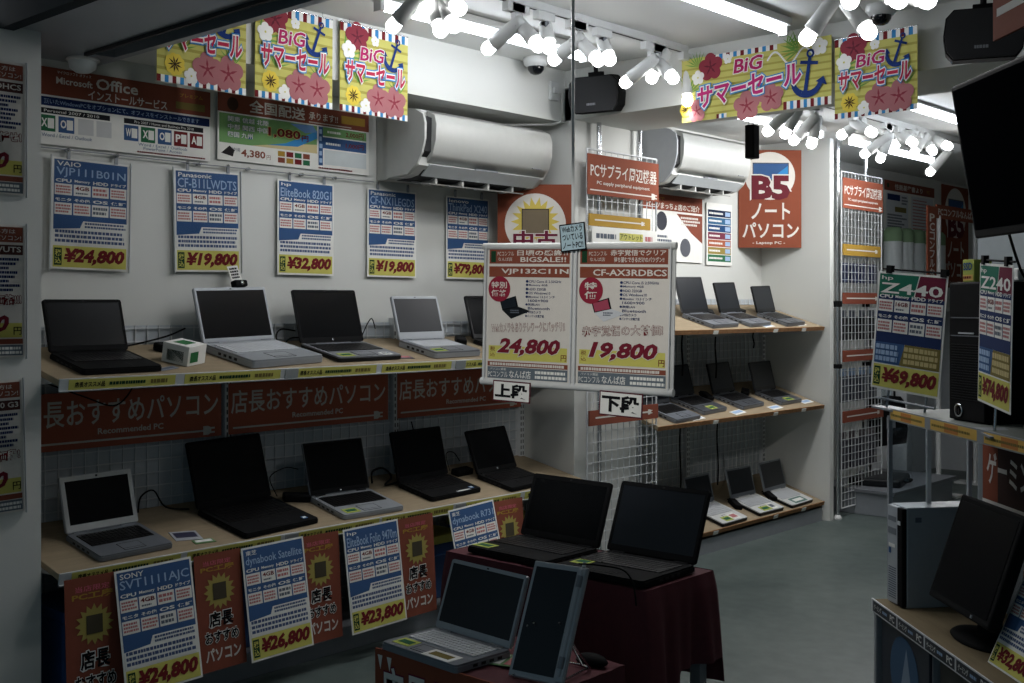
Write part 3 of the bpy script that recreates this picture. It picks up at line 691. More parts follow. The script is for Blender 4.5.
for y, lab in ((2.155, 'summer sale flag whose top is cut off by the header, leftmost of the flags'), (2.568, 'square summer sale flag in the middle of the three by the left beam'), (2.978, 'square summer sale flag hanging beside the left air conditioner')):
    s = sale_flag(.372, .362)
    o = s.build('sale_flag', lab, 'flag', TR((.318, y, 2.180), R(90), ry=R(.5)), group='summer sale flags')
    MB().tube([(0, 0, .362), (.372, 0, .362)], .003, CHROME, 6).tube([(.05, 0, .362), (.05, -.0, .383)], .0015, CHROME, 5).tube([(.32, 0, .362), (.32, 0, .383)], .0015, CHROME, 5).build('hanging_rod', o)
def sale_banner(w, h):
    s = Sheet(w, h, LYEL, thick=.001); P = M('hibiscus_pink', (208, 92, 104)); PR = M('hibiscus_red', (150, 34, 52))
    for i in range(8): s.rect(0, h*(.08+.105*i), w, h*(.11+.105*i), M('flag_yellow_deep', (210, 194, 58)), 1)
    stripes(s, w*.22, w*.66, h*.92, h, 18, 2); stripes(s, w*.25, w*.32, 0, h*.07, 4, 2); stripes(s, w*.70, w, h*.0, h*.12, 14, 2)
    leaf(s, w*.05, h*.45, w*.12, 1.2, 3); leaf(s, w*.12, h*.85, w*.1, 2, 3); leaf(s, w*.80, h*.86, w*.13, 2.8, 3); leaf(s, w*.72, h*.92, w*.1, .5, 3); leaf(s, w*.04, h*.2, w*.1, 1, 3)
    flower(s, w*.21, h*.82, w*.085, PR, M('hib_dark', (90, 16, 34)), 4); flower(s, w*.12, h*.68, w*.045, WHITE, YEL, 5); flower(s, w*.93, h*.86, w*.05, WHITE, YEL, 5); flower(s, w*.33, h*.9, w*.03, WHITE, YEL, 5)
    flower(s, w*.11, h*.16, w*.07, P, PR, 4); flower(s, w*.03, h*.2, w*.05, M('sun_yellow', (224, 196, 60)), M('sun_brown', (70, 54, 24)), 5, 9); flower(s, w*.46, h*.14, w*.09, P, PR, 5); flower(s, w*.62, h*.22, w*.085, P, PR, 6)
    anchor(s, w*.855, h*.48, h*.72, NAVY, 7, -.15)
    for k in range(40):
        a = .25*k; x = w*(.60+.0075*k); z = h*(.78+.10*math.sin(a)); s.disc(x, z, h*.018, WHITE, 6, 6)
    s.text('BiG', w*.37, h*.66, w*.2, h*.22, MAGENTA, 10, .025, .15, .04, out=((.04, WHITE),))
    s.text('サマーセール', w*.12, h*.26, w*.70, h*.34, M('sale_magenta', (190, 34, 110), .5), 14, .03, .1, .10, out=((.05, WHITE), (.10, SKYB)))
    return s
sale_banner(.735, .285).build('hanging_banner', 'wide summer sale banner hanging in front of the cross beam', 'banner', TR((1.028, 4.385, 2.216)))
o = sale_flag(.355, .325).build('sale_flag', 'summer sale flag hanging right of the wide banner, below the right dome camera', 'flag', TR((1.785, 4.37, 2.147), R(-3)), group='summer sale flags')
for n, xs in ((o, (.05, .3)),): MB().tube([(0, 0, .325), (.355, 0, .325)], .003, CHROME, 6).build('hanging_rod', n)

# ------------------------------------------------------------------ lamps on the ceiling
def tube_lamp(x, y0, y1, z, label):
    t = thing('fluorescent_tube', label, 'ceiling light', loc=(x, y0, z), group='ceiling tube lights'); L = y1-y0
    MB().box(-.035, .035, -.02, L+.02, .018, .05, PLASTW, bev=.004).build('housing', t)
    MB().tube([(0, 0, 0), (0, L, 0)], .016, TUBE, 10).build('lit_tube', t)
    MB().box(-.02, .02, -.02, 0, -.02, .02, PLASTW).build('tube_socket', t); MB().box(-.02, .02, L, L+.02, -.02, .02, PLASTW).build('tube_socket', t)
tube_lamp(.72, 2.85, 4.05, 2.505, 'lit ceiling tube behind the front row of spotlights')
tube_lamp(1.64, 3.0, 4.20, 2.505, 'lit ceiling tube in the open middle of the front ceiling')
tube_lamp(.72, 5.10, 6.30, 2.405, 'lit rear ceiling tube partly behind the wide banner')
tube_lamp(.72, 6.65, 7.95, 2.405, 'lit rear ceiling tube above the far mesh panel')
tube_lamp(1.45, 5.75, 6.85, 2.435, 'lit rear ceiling tube between the small flag and the hanging screen')
def rail(x, y0, y1, z, label):
    MBr = MB().box(-.018, .018, 0, y1-y0, -.03, 0, PLASTW).box(-.006, .006, .0, y1-y0, -.0305, -.02, DUCT)
    o = MBr.build('lighting_track', None, Matrix.Translation((x, y0, z))); tag(o, label, 'lighting track')
rail(1.05, 2.15, 4.38, 2.56, 'white lighting track carrying the front row of spotlights')
rail(1.10, 5.0, 8.2, 2.47, 'white lighting track carrying the rear row of spotlights')
rail(2.175, 3.3, 3.9, 2.56, 'very short white lighting track holding two spotlights before the wide banner')
rail(2.36, 3.0, 4.0, 2.56, 'short white lighting track near the small flag')
SPOT_W = 3.5
def spot(rx, rz, bx, by, bz, label, body=PLASTW):
    """track spotlight: adapter on the rail at height rz, lamp head from the pivot to the bulb"""
    py = by; px = rx
    B = Vector((bx, by, bz)); pz = min(rz-.075, bz + .11)
    pv = Vector((px, py + .02, max(pz, bz+.06)))
    if (pv - B).length < .1: pv = B + (pv-B).normalized()*.1
    t = thing('track_spotlight', label, 'spotlight', loc=(rx, by, rz), group='white track spotlights')
    o = Vector((rx, by, rz))
    MB().box(-.016, .016, -.045, .055, -.035, 0, PLASTW, bev=.003).box(-.010, .010, .0, .022, -.06, -.03, PLASTW).build('track_adapter', t)
    MB().tube([(0, .01, -.055), tuple(pv-o)], .005, CHROME, 7).box(-.014, .014, .0, .02, (pv-o).z-.012, (pv-o).z+.014, PLASTG).build('swivel_bracket', t)
    d = (B - pv).normalized(); Q = d.to_track_quat('Z', 'Y').to_matrix().to_4x4(); T = Matrix.Translation(pv-o) @ Q
    L = (B-pv).length
    MB().lathe([(0, -.03), (.018, -.03), (.026, -.015), (.028, L*.45), (.031, L-.02), (.026, L-.018), (.022, L-.04), (0, L-.04)], body, 16, T).build('lamp_head', t)
    MB().lathe([(.0, L-.03), (.016, L-.028), (.024, L-.012), (.0275, L+.006), (.025, L+.022), (.015, L+.033), (0, L+.036)], BULB, 10, T).build('bulb', t)
    l = bpy.data.lights.new('spot_lamp', 'SPOT'); l.energy = SPOT_W; l.spot_size = R(150); l.spot_blend = .7; l.shadow_soft_size = .03; l.color = (1, .985, .97)
    lo = bpy.data.objects.new('spot_lamp', l); COL.objects.link(lo); lo.parent = t; lo.matrix_local = T @ Matrix.Translation((0, 0, L+.05)) @ Matrix.Rotation(PI, 4, 'X')
front_lab = ['nearest the left flags', 'half hidden behind the first head in the front row', 'with a small bulb low behind a bigger one', 'with a large bulb facing the room near the left end', 'high at the picture top near the left end', 'with a long head left of the left dome camera', 'right of the left dome camera, aimed at the room', 'behind the room facing one by the left dome camera', 'with a small bulb left of the white hanging rod', 'directly right of the white hanging rod', 'tucked behind the one right of the white hanging rod', 'with a long head above the left speaker', 'small, right of the long head above the left speaker', 'with a big bulb left of the wide banner']
fronts = [(0.95, 2.713, 2.376), (1.05, 2.759, 2.444), (1.1, 2.788, 2.351), (1.15, 2.802, 2.359), (1.15, 2.826, 2.422), (0.93, 3.22, 2.383), (1.15, 3.244, 2.364), (1.08, 3.395, 2.393), (0.95, 3.591, 2.397), (1.15, 3.606, 2.366), (1.09, 3.763, 2.404), (0.93, 4.101, 2.379), (1.02, 4.171, 2.4), (1.13, 4.158, 2.379)]   # bulb centres
for b, lab in zip(fronts, front_lab): spot(1.05, 2.53, *b, 'white track spotlight ' + lab)
spot(1.05, 2.53, 1.06, 4.387, 2.322, 'white track spotlight pointing straight down in front of the wide banner')
SPOT_W = 9
rear = [(1.0, 5.214, 2.282), (1.05, 5.297, 2.276), (1.0, 5.483, 2.265), (1.08, 5.517, 2.245), (1.0, 6.032, 2.353), (1.2, 5.958, 2.335), (1.0, 6.73, 2.37), (1.18, 6.542, 2.344), (0.98, 6.364, 2.281), (1.06, 6.39, 2.253), (1.06, 6.867, 2.335), (1.15, 6.905, 2.337), (1.2, 7.011, 2.37), (1.0, 7.255, 2.252)]
rear_lab = ['first from the left, beside the black hanging box', 'second from the left, close to the black hanging box', 'third from the left, hanging lower', 'small and fourth from the left', 'below the left half of the small flag', 'with a big bulb facing the room below the small flag', 'with big bulb below the small flag right half', 'turned away at the right of the flag', 'with a low bulb above the far mesh panel', 'small and low, right above the far mesh panel', 'small, above the far wall posters', 'large, above the far wall posters', 'rightmost, beside the hanging screen', 'lowest of all in the rear row']
for b, lab in zip(rear, rear_lab): spot(1.10, 2.44, *b, 'rear white track spotlight ' + lab)
SPOT_W = 4.2
for x, y, z, lab in ((2.095, 3.562, 2.30, 'with a large bulb in front of the wide banner right end'), (2.26, 3.66, 2.31, 'with large bulb between the banner and the small flag'), (2.40, 3.24, 2.31, 'cut by the picture top, left of the right dome camera'), (2.50, 3.345, 2.31, 'cut by the picture top, above the right dome camera'), (2.56, 3.41, 2.31, 'cut by the picture top, right of the right dome camera')):
    spot(2.36 if x > 2.3 else 2.175, 2.53, x, y, z, 'white track spotlight ' + lab)
for px_, py_, lab in ((.165, 1.40, 'small bright porch lamp at the top left outside the header'), (1.55, 1.30, 'porch lamp outside the header, second from the left'), (2.75, 1.30, 'porch lamp outside the header, third from the left')):
    t = thing('porch_lamp', lab, 'lamp', loc=(px_, py_, 2.40))
    MB().lathe([(0, 0), (.05, 0), (.05, -.012), (0, -.012)], PLASTW, 16).build('mount', t); MB().lathe([(.0, -.012), (.03, -.012), (.034, -.05), (.02, -.075), (0, -.08)], BULB, 12).build('bulb', t)
t = thing('added_spotlight', 'added unseen spotlight outside the header, brightening the hanging double poster', 'spotlight', loc=(2.75, .95, 2.40))  # unseen lamp added only to brighten the hanging posters
_d = (Vector((1.74, 2.75, 1.36)) - Vector((2.75, .95, 2.30))).normalized(); _T = Matrix.Translation((0, 0, -.10)) @ _d.to_track_quat('Z', 'Y').to_matrix().to_4x4()
MB().box(-.05, .05, -.05, .05, -.02, 0, PLASTW, bev=.004).tube([(0, 0, -.02), (0, 0, -.08)], .008, CHROME, 8).build('mount', t)
MB().lathe([(0, -.06), (.03, -.06), (.04, .0), (.05, .06), (.044, .06), (.03, .0), (0, -.02)], PLASTW, 18, _T).build('lamp_head', t)
_l = bpy.data.lights.new('spot_lamp', 'SPOT'); _l.energy = 95; _l.spot_size = R(26); _l.spot_blend = .6; _l.shadow_soft_size = .04; _l.color = (1, .97, .93)
_o = bpy.data.objects.new('spot_lamp', _l); COL.objects.link(_o); _o.parent = t; _o.matrix_local = _T @ Matrix.Translation((0, 0, .07)) @ Matrix.Rotation(PI, 4, 'X')
t = thing('ceiling_downlight', 'unlit round downlight under the left end of the header slot', 'downlight', loc=(.105, 1.99, 2.262))
MB().lathe([(0, 0), (.055, 0), (.058, -.008), (.05, -.012), (0, -.012)], PLASTW, 18).build('trim_ring', t); MB().lathe([(.05, -.012), (.045, -.035), (.025, -.05), (0, -.054)], M('frosted_glass', (190, 198, 200), .3), 18).build('diffuser', t)

# dome cameras and speakers
def dome(x, y, z, label):
    t = thing('dome_camera', label, 'security camera', loc=(x, y, z), group=None)
    MB().lathe([(0, 0), (.058, 0), (.060, -.012), (.058, -.03), (.044, -.044), (0, -.044)], PLASTW, 24).build('camera_housing', t)
    MB().lathe([(.040, -.042), (.038, -.058), (.026, -.074), (.012, -.080), (0, -.081)], M('dark_dome', (14, 16, 20), .08), 20).build('dark_dome', t)
dome(.395, 4.10, 2.56, 'white dome camera with dark lens cover near the left speaker')
dome(2.02, 4.29, 2.56, 'white dome camera with dark lens cover above the small summer sale flag')
def speaker(T, w, h, d, label):
    t = thing('mounted_speaker', label, 'speaker', T)
    pts = [(-w*.5+.03, -h*.5), (w*.5-.03, -h*.5), (w*.5-.008, -h*.34), (w*.5, 0), (w*.5-.008, h*.34), (w*.5-.035, h*.5), (-w*.5+.035, h*.5), (-w*.5+.008, h*.34), (-w*.5, 0), (-w*.5+.008, -h*.34)]
    F = Matrix(((1,0,0,0),(0,0,1,0),(0,1,0,0),(0,0,0,1)))
    MB().slab(pts, .02, d, BLKP, F).slab([(x*.8, z*.8) for x, z in pts], d, d+.03, BLKP, F).build('cabinet', t)
    MB().slab([(x*.965, z*.95) for x, z in pts], 0, .02, M('speaker_grille', (18, 20, 24), .8, bump=.5, scale=400), F).build('grille', t)
    s = Sheet(.045, .012, None, T=TR((-w*.12, -.001, -h*.30))); s.lines(0, 0, .045, .012, 1, PLASTG, 1, .9, 0); s.mb.build('name_plate', t)
    MB().tube([(0, d*.6, h*.45), (0, d*.6, h*.5+.05), (0.0, d*.7, h*.5+.10)], .011, BLKP, 8).box(-.035, .035, d*.45, d*.75, h*.5, h*.5+.02, BLKP).box(-.04, .04, d*.4, d*.95, h*.5+.095, h*.5+.11, BLKP).build('bracket', t)
speaker(TR((.60, 4.27, 2.385), R(14), rx=R(8)), .262, .172, .10, 'black speaker on a bracket by the left end of the cross beam')
speaker(TR((2.515, 4.02, 2.325), R(22), rx=R(6)), .265, .175, .16, 'black speaker hanging at the top right above the black screen')
t = thing('hanging_box', 'narrow black box hanging on two wires in front of the rear air conditioner', 'hanging box', loc=(1.04, 4.97, 2.11))
MB().box(-.025, .025, -.02, .04, -.0, .165, BLKP, bev=.006).build('box_body', t); MB().tube([(-.012, 0, .165), (-.012, 0, .19)], .0015, STEELG, 5).tube([(.014, .0, .165), (.014, 0, .19)], .0015, STEELG, 5).build('hanging_wire', t)

# ------------------------------------------------------------------ hanging board / corner sign with a B5 notebook picture
def b5_sign(w, h):
    s = Sheet(w, h, ORANGE, thick=.008); cx = w*.5
    s.disc(cx, h*.735, w*.40, CREAM, 1, 40, h*.245)
    s.rect(w*.22, h*.68, w*.80, h*.87, M('screen_frame', (36, 44, 60), .4), 2); s.rect(w*.235, h*.70, w*.785, h*.86, BLUE, 3); s.poly([(w*.5, h*.70), (w*.785, h*.70), (w*.785, h*.84)], SKYB, 4)
    s.text('B5', w*.2, h*.49, w*.62, h*.25, M('sign_wine', (104, 34, 44), .5), 6, .05, out=((.04, CREAM),))
    s.text('ノート', w*.2, h*.29, w*.62, h*.17, CREAM, 2, .02); s.text('パソコン', w*.06, h*.10, w*.9, h*.16, CREAM, 2, .02); s.text('- Laptop PC -', w*.22, h*.03, w*.52, h*.035, CREAM, 2, .02)
    return s
b5_sign(.415, .64).build('size_sign', 'orange B5 notebook sign hung across the corner above the rear laptops', 'sign', TR((-.003+.012, 6.557, 1.768), R(45)))

# ------------------------------------------------------------------ shelving unit in the recess
rear_unit_y = (5.00, 5.93, 6.835)
rear_unit = gondola(rear_unit_y, 1.45, 'white steel shelving with three sloping wooden shelves in the recess', .43, (1.30, .80))
RB = [board(rear_unit, lab, 5.0, 6.845, zf, .313, xf=.47) for zf, lab in ((1.252, 'top sloping wooden shelf'), (.748, 'middle sloping wooden shelf'), (.125, 'bottom sloping wooden shelf'))]
for (o, T, L, D, a, P) in RB:
    MB().box(0, L, -.002, .004, -.024, .001, M('worn_wood_edge', (150, 108, 70), .5, noise=.4, scale=40), P).build('shelf_edge', o)
    for x in (.53, 1.2, 1.55): MB().box(x, x+.05, -.004, -.001, -.026, -.004, WHITE, P).build('edge_label', o)
struct('trim_shelf_base', MB().box(.02, .455, 5.01, 6.84, .085, .10, STEELG).box(.44, .455, 5.01, 6.84, .0, .10, STEELG))
g3, g4, g5 = 'laptops on the top recess shelf', 'laptops on the middle recess shelf', 'laptops on the bottom recess shelf'
GD = M('laptop_charcoal', (70, 74, 80), .4)
for sh, y, xf, yaw, w, d, lh, kw, lab, g in (
 (RB[0], 5.70, .445, 4, .31, .215, .22, dict(body=SILVD, lidm=GD, deck=SILVD, bezel=BLKS), 'grey laptop on the top recess shelf just right of the hanging double poster', g3),
 (RB[0], 6.10, .44, 5, .275, .22, .19, dict(body=SILVD, lidm=BLKS, deck=SILVD, bezel=BLKS), 'grey laptop with a shiny black lid in the middle of the top recess shelf', g3),
 (RB[0], 6.52, .445, 5, .27, .22, .175, dict(body=SILVD, lidm=BLKS, deck=GD, bezel=BLKS), 'small grey laptop at the right end of the top recess shelf', g3),
 (RB[1], 5.30, .455, 4, .27, .215, .17, dict(body=SILVD, lidm=GD, deck=SILVD), 'grey laptop at the left of the middle recess shelf behind the mesh panel', g4),
 (RB[1], 5.66, .40, 4, .275, .235, .185, dict(body=SILVD, lidm=BLKS, deck=GD, bezel=BLKS, stickers=((0, .05, .08, .045, STK, STKG),)), 'grey laptop with a green sticker, second on the middle recess shelf', g4),
 (RB[1], 6.09, .395, 4, .28, .215, .19, dict(body=SILVD, lidm=BLKS, deck=GD, bezel=BLKS), 'grey laptop without a sticker in the middle recess shelf', g4),
 (RB[1], 6.535, .405, 2, .28, .20, .19, dict(body=SILVD, lidm=GD, deck=GD, bezel=BLKS, stickers=((0, .05, .09, .045, STK, STKG),)), 'grey laptop with a green sticker at the right end of the middle recess shelf', g4),
 (RB[2], 5.77, .462, 1, .28, .245, .17, dict(body=BLKS, lidm=SILV, deck=PLASTW, keys=KEYW, bezel=SILVD, stickers=((-.3, .05, .08, .05, STK, STKG), (.3, .05, .08, .07, WHITE, TXRED))), 'silver laptop with two stickers, leftmost on the bottom recess shelf', g5),
 (RB[2], 6.20, .455, 0, .29, .215, .18, dict(body=BLKS, lidm=SILV, deck=PLASTW, keys=KEYW, bezel=SILVD, stickers=((-.2, .05, .1, .05, STK, STKG), (.4, .05, .06, .07, WHITE, GREYINK))), 'silver laptop in the middle of the bottom recess shelf', g5),
 (RB[2], 6.58, .455, 2, .29, .205, .19, dict(body=BLKS, lidm=SILV, deck=PLASTW, keys=KEYW, bezel=SILVD, stickers=((0, .05, .16, .06, M('sticker_teal', (60, 110, 100), .4), WHITE),)), 'silver laptop at the right end of the bottom recess shelf', g5)):
    laptop(lab, on_shelf(sh, y, xf, yaw), w, d, lh, 121, thick=.024, screen=SCREENM, group=g, **kw)
for sh, y, x, yaw, lab in ((RB[1], 5.42, .45, 5, 'white leaflet before the leftmost laptop of the middle recess shelf'), (RB[1], 5.87, .445, 8, 'white leaflet between two laptops on the middle recess shelf'), (RB[1], 6.30, .445, 5, 'white leaflet before the right laptop of the middle recess shelf'), (RB[1], 6.74, .42, 5, 'white leaflet at the right end of the middle recess shelf'), (RB[0], 6.20, .45, 8, 'white leaflet between two laptops on the top recess shelf'), (RB[0], 6.62, .44, 8, 'white leaflet at the right end of the top recess shelf')):
    ticket(sh, y, x, yaw, lab, WHITE, PALEBL, .14, .05)
for y, z0, z1, lab in ((5.62, 1.22, .98, 'left black cable hanging between the top and middle recess shelves'), (5.98, 1.22, .95, 'middle black cable hanging between the top and middle recess shelves'), (6.42, 1.22, 1.12, 'short black cable loop under the top recess shelf'), (5.05, .70, .2, 'left black cable hanging between the middle and bottom recess shelves'), (5.60, .70, .28, 'middle black cable hanging between the middle and bottom recess shelves'), (6.00, .70, .30, 'right black cable hanging between the middle and bottom recess shelves')):
    cable([(.20, y, z0), (.19, y+.008, z0*.7+z1*.3), (.21, y-.010, z0*.3+z1*.7), (.20, y, z1)], lab, .005)
adapter(on_shelf(RB[0], 5.87, .22, 40), 'black power adapter left of the shiny lidded laptop in the recess')
adapter(on_shelf(RB[0], 6.24, .20, 10), 'black power adapter left of the right end laptop on the top recess shelf')
adapter(on_shelf(RB[1], 5.87, .2, 60), 'black power adapter between laptops on the middle recess shelf')
adapter(on_shelf(RB[1], 6.31, .2, 30), 'black power adapter left of the right end laptop on the middle recess shelf')
adapter(on_shelf(RB[2], 6.03, .3, 60), 'black power adapter between the left and middle laptops of the bottom recess shelf')
adapter(on_shelf(RB[2], 6.44, .3, 60), 'black power adapter between the middle and right laptops of the bottom recess shelf')
# posters on the recess wall
s = Sheet(.63, .40, WHITE); w, h = .63, .40
s.rect(0, h*.76, w, h, BROWNO, 1); s.text('ネットで', w*.05, h*.9, w*.3, h*.06, GOLD, 2, .02); s.text('パーツまっちょ店のご紹介', w*.05, h*.78, w*.9, h*.10, CREAM, 2, .02)
s.poly([(w*.55, h*.73), (w, h*.73), (w, h*.3), (w*.8, h*.45)], BROWNO, 1); s.lines(w*.62, h*.55, w*.97, h*.70, 3, CREAM, 2)
s.disc(w*.3, h*.6, w*.09, M('photo_dark', (60, 62, 70), .5), 2); s.disc(w*.7, h*.22, w*.09, M('photo_grey', (90, 92, 100), .5), 2); s.lines(w*.05, h*.1, w*.5, h*.4, 5, GREYINK, 2)
s.build('notice_poster', 'brown and white shop notice on the recess wall below the rear air conditioner', 'poster', WALL(5.49, 1.655, .012))
s = Sheet(.30, .395, WHITE); w, h = .30, .395
for i, c in enumerate(((22, 40, 70), (50, 100, 140), (30, 70, 120), (120, 50, 70), (170, 90, 60), (150, 130, 60), (40, 110, 70))):
    s.rect(w*.05, h*(.78-.12*i), w*.95, h*(.89-.12*i), M('chart_colour_%d' % i, c, .5), 1); s.lines(w*.1, h*(.81-.12*i), w*.65, h*(.86-.12*i), 1, WHITE, 2); s.rect(w*.72, h*(.8-.12*i), w*.92, h*(.87-.12*i), PALEBL, 2)
s.build('colour_chart', 'narrow chart with seven coloured bands left of the B5 sign', 'poster', WALL(6.17, 1.645, .012))

# ------------------------------------------------------------------ mesh panels and chrome poles
def pole(x, y, z1, label):
    t = thing('chrome_pole', label, 'pole', loc=(x, y, 0)); MB().tube([(0, 0, .02), (0, 0, z1)], .0125, CHROME, 12).build('pole_tube', t); MB().lathe([(0, 0), (.028, 0), (.028, .012), (.015, .03), (0, .03)], PLASTW, 14).build('foot', t)
    MB().box(-.022, .022, -.02, .02, 1.38, 1.42, BLKP, bev=.004).build('clamp', t); MB().box(-.022, .022, -.02, .02, .98, 1.01, BLKP, bev=.004).build('clamp', t)
pole(.395, 4.585, 2.31, 'chrome pole in front of the column behind the mesh panel, left one'); pole(.395, 4.93, 2.31, 'chrome pole at the right edge of the column behind the mesh panel')
pole(.512, 6.945, 2.47, 'chrome pole standing at the end of the recess partition'); pole(.48, 7.42, 2.47, 'chrome pole behind the far mesh panel')
def net(T, w, h, label, cell=.05):
    t = thing('mesh_panel', label, 'mesh panel', T); mb = MB()
    x = cell
    while x < w-.01: mb.box(x-.0016, x+.0016, -.0016, .0016, 0, h, STEELW); x += cell
    z = cell
    while z < h-.01: mb.box(0, w, -.0046, -.0016, z-.0016, z+.0016, STEELW); z += cell
    mb.build('wire_mesh', t)
    MB().tube([(0, 0, 0), (0, 0, h)], .005, STEELW, 7).tube([(w, 0, 0), (w, 0, h)], .005, STEELW, 7).tube([(0, 0, h), (w, 0, h)], .005, STEELW, 7).tube([(0, 0, 0), (w, 0, 0)], .005, STEELW, 7).build('outer_frame', t)
    return t
net(TR((.445, 4.425, .06), R(90)), .585, 2.10, 'white wire mesh panel with an orange supplies sign beside the column')
net(TR((.50, 7.02, .06), R(90)), .60, 2.21, 'white wire mesh panel full of packed goods beyond the recess')
def supplies_sign(y, z, x, label, w=.60, h=.20):
    s = Sheet(w, h, ORANGE, thick=.004); s.text('PCサプライ周辺機器', w*.035, h*.43, w*.93, h*.36, CREAM, 2, .012); s.text('PC supply peripheral equipment', w*.12, h*.24, w*.74, h*.11, CREAM, 2, .01); s.rect(w*.03, h*.10, w*.9, h*.13, CREAM, 2); plug(s, w*.89, h*.115, h*.16, CREAM, 2)
    s.build('supplies_sign', label, 'sign', WALL(y, z, x), group='orange supplies signs')
supplies_sign(4.415, 1.935, .458, 'orange supplies sign at the top of the mesh panel beside the column'); supplies_sign(7.02, 2.03, .512, 'orange supplies sign at the top of the far mesh panel')
def rail_label(y0, y1, z, x, m, label, txt=True, h=.06, roll=0):
    w = y1-y0; s = Sheet(w, h, m, thick=.008); s.rect(w*.08, h*.45, w*.86, h*.56, CREAM, 2); plug(s, w*.84, h*.5, h*.35, CREAM, 2)
    s.build('header_strip_sign', label, 'strip sign', WALL(y0, z, x, roll=roll))
rail_label(4.42, 4.93, 1.78, .465, GOLD, 'gold header strip on the mesh panel below the orange supplies sign')
rail_label(4.42, 5.0, .795, .465, BROWNO, 'brown header strip low on the mesh panel behind the hanging cards', h=.075)
s = Sheet(.55, .085, WHITE, thick=.003); s.lines(.03, .02, .2, .06, 1, GREYINK, 2, .6, .1); s.rect(.22, .022, .42, .062, LYEL, 2); s.text('アウトレット', .225, .028, .19, .03, GREEN, 3, .01); s.lines(.44, .02, .53, .06, 1, TXRED, 2)
s.build('header_strip_sign', 'white header strip below the gold one on the mesh panel', 'strip sign', WALL(4.43, 1.692, .474))
for z, m, lab in ((1.72, GOLD, 'gold header strip on the far mesh panel'), (1.40, BROWNO, 'brown header strip on the far mesh panel below the blue packs'), (1.02, BROWNO, 'brown header strip across the middle of the far mesh panel'), (.62, BROWNO, 'brown header strip low on the far mesh panel')):
    rail_label(7.02, 7.58 if z > .7 else 7.62, z, .515, m, lab, h=.075)
# packets hanging on the far mesh panel
def packet(y, z, w, h, m, mc, label, group):
    t = thing('hanging_packet', label, 'packet', WALL(y, z + .05, .470), group=group)
    MB().box(0, w, -.02, .0, 0, h*.78, m, bev=.003).build('pouch', t)
    MB().box(0, w, -.001, .001, h*.78, h, mc).build('header_card', t); MB().tube([(w/2, -.03, h*.93), (w/2, .03, h*.93)], .002, CHROME, 5).build('hook', t)
for r_, (z, h, m, mc, nm) in enumerate(((1.49, .17, M('pack_navy', (24, 34, 70), .4), WHITE, 'navy packet with a white header'), (1.11, .20, BLKS, GREYINK, 'black packet with a grey header'), (.70, .22, M('pack_slate', (44, 50, 64), .4), PALEBL, 'slate packet with a pale header'), (.26, .24, M('pack_violet', (50, 50, 62), .4), M('pack_rose', (92, 74, 80), .4), 'mauve packet with a rose header'))):
    for i, pos in enumerate(('first', 'second', 'third', 'fourth')):
        packet(7.05+i*.14, z, .10, h, m, mc, nm + ', %s from left on the far mesh panel' % pos, 'packets on the far mesh panel')

# ------------------------------------------------------------------ double poster in a white hanging frame
FW, FH = .655, .455
TF = TR((1.732-.33*math.cos(R(12)), 2.748-.33*math.sin(R(12)), 1.130), R(12), ry=R(1.3))
t = thing('poster_hanger', 'white hanging frame holding two sale posters in the middle of the shop', 'frame', TF)
MB().tube([(-.005, 0, .445), (FW+.005, 0, .445)], .011, PLASTW, 10).tube([(-.005, 0, .012), (FW+.005, 0, .012)], .012, PLASTW, 10).tube([(0, .002, .01), (0, .002, .445)], .004, PLASTW, 6).tube([(FW, .002, .01), (FW, .002, .445)], .004, PLASTW, 6).box(FW*.5-.006, FW*.5+.006, -.001, .004, .01, .445, PLASTW).box(0, FW, .002, .005, .012, .445, PLASTW).build('frame_bars', t)
def laptop_icon(s, x, z, k, dark, lay):
    a = BLKS if dark else M('photo_pink', (168, 60, 84), .4); b = BLKS if dark else M('photo_silver', (196, 200, 204), .4)
    s.poly([(x, z+.3*k), (x+.62*k, z+.48*k), (x+.72*k, z+.12*k), (x+.1*k, z-.02*k)], BLKP, lay)
    s.poly([(x+.05*k, z+.28*k), (x+.58*k, z+.43*k), (x+.66*k, z+.12*k), (x+.13*k, z+.02*k)], SCREENM if dark else a, lay+1)
    s.poly([(x+.1*k, z-.02*k), (x+.72*k, z+.12*k), (x+1.2*k, z-.02*k), (x+.45*k, z-.3*k)], b, lay)
    s.lines(x+.42*k, z-.12*k, x+.8*k, z+.02*k, 2, GREYINK, lay+1)
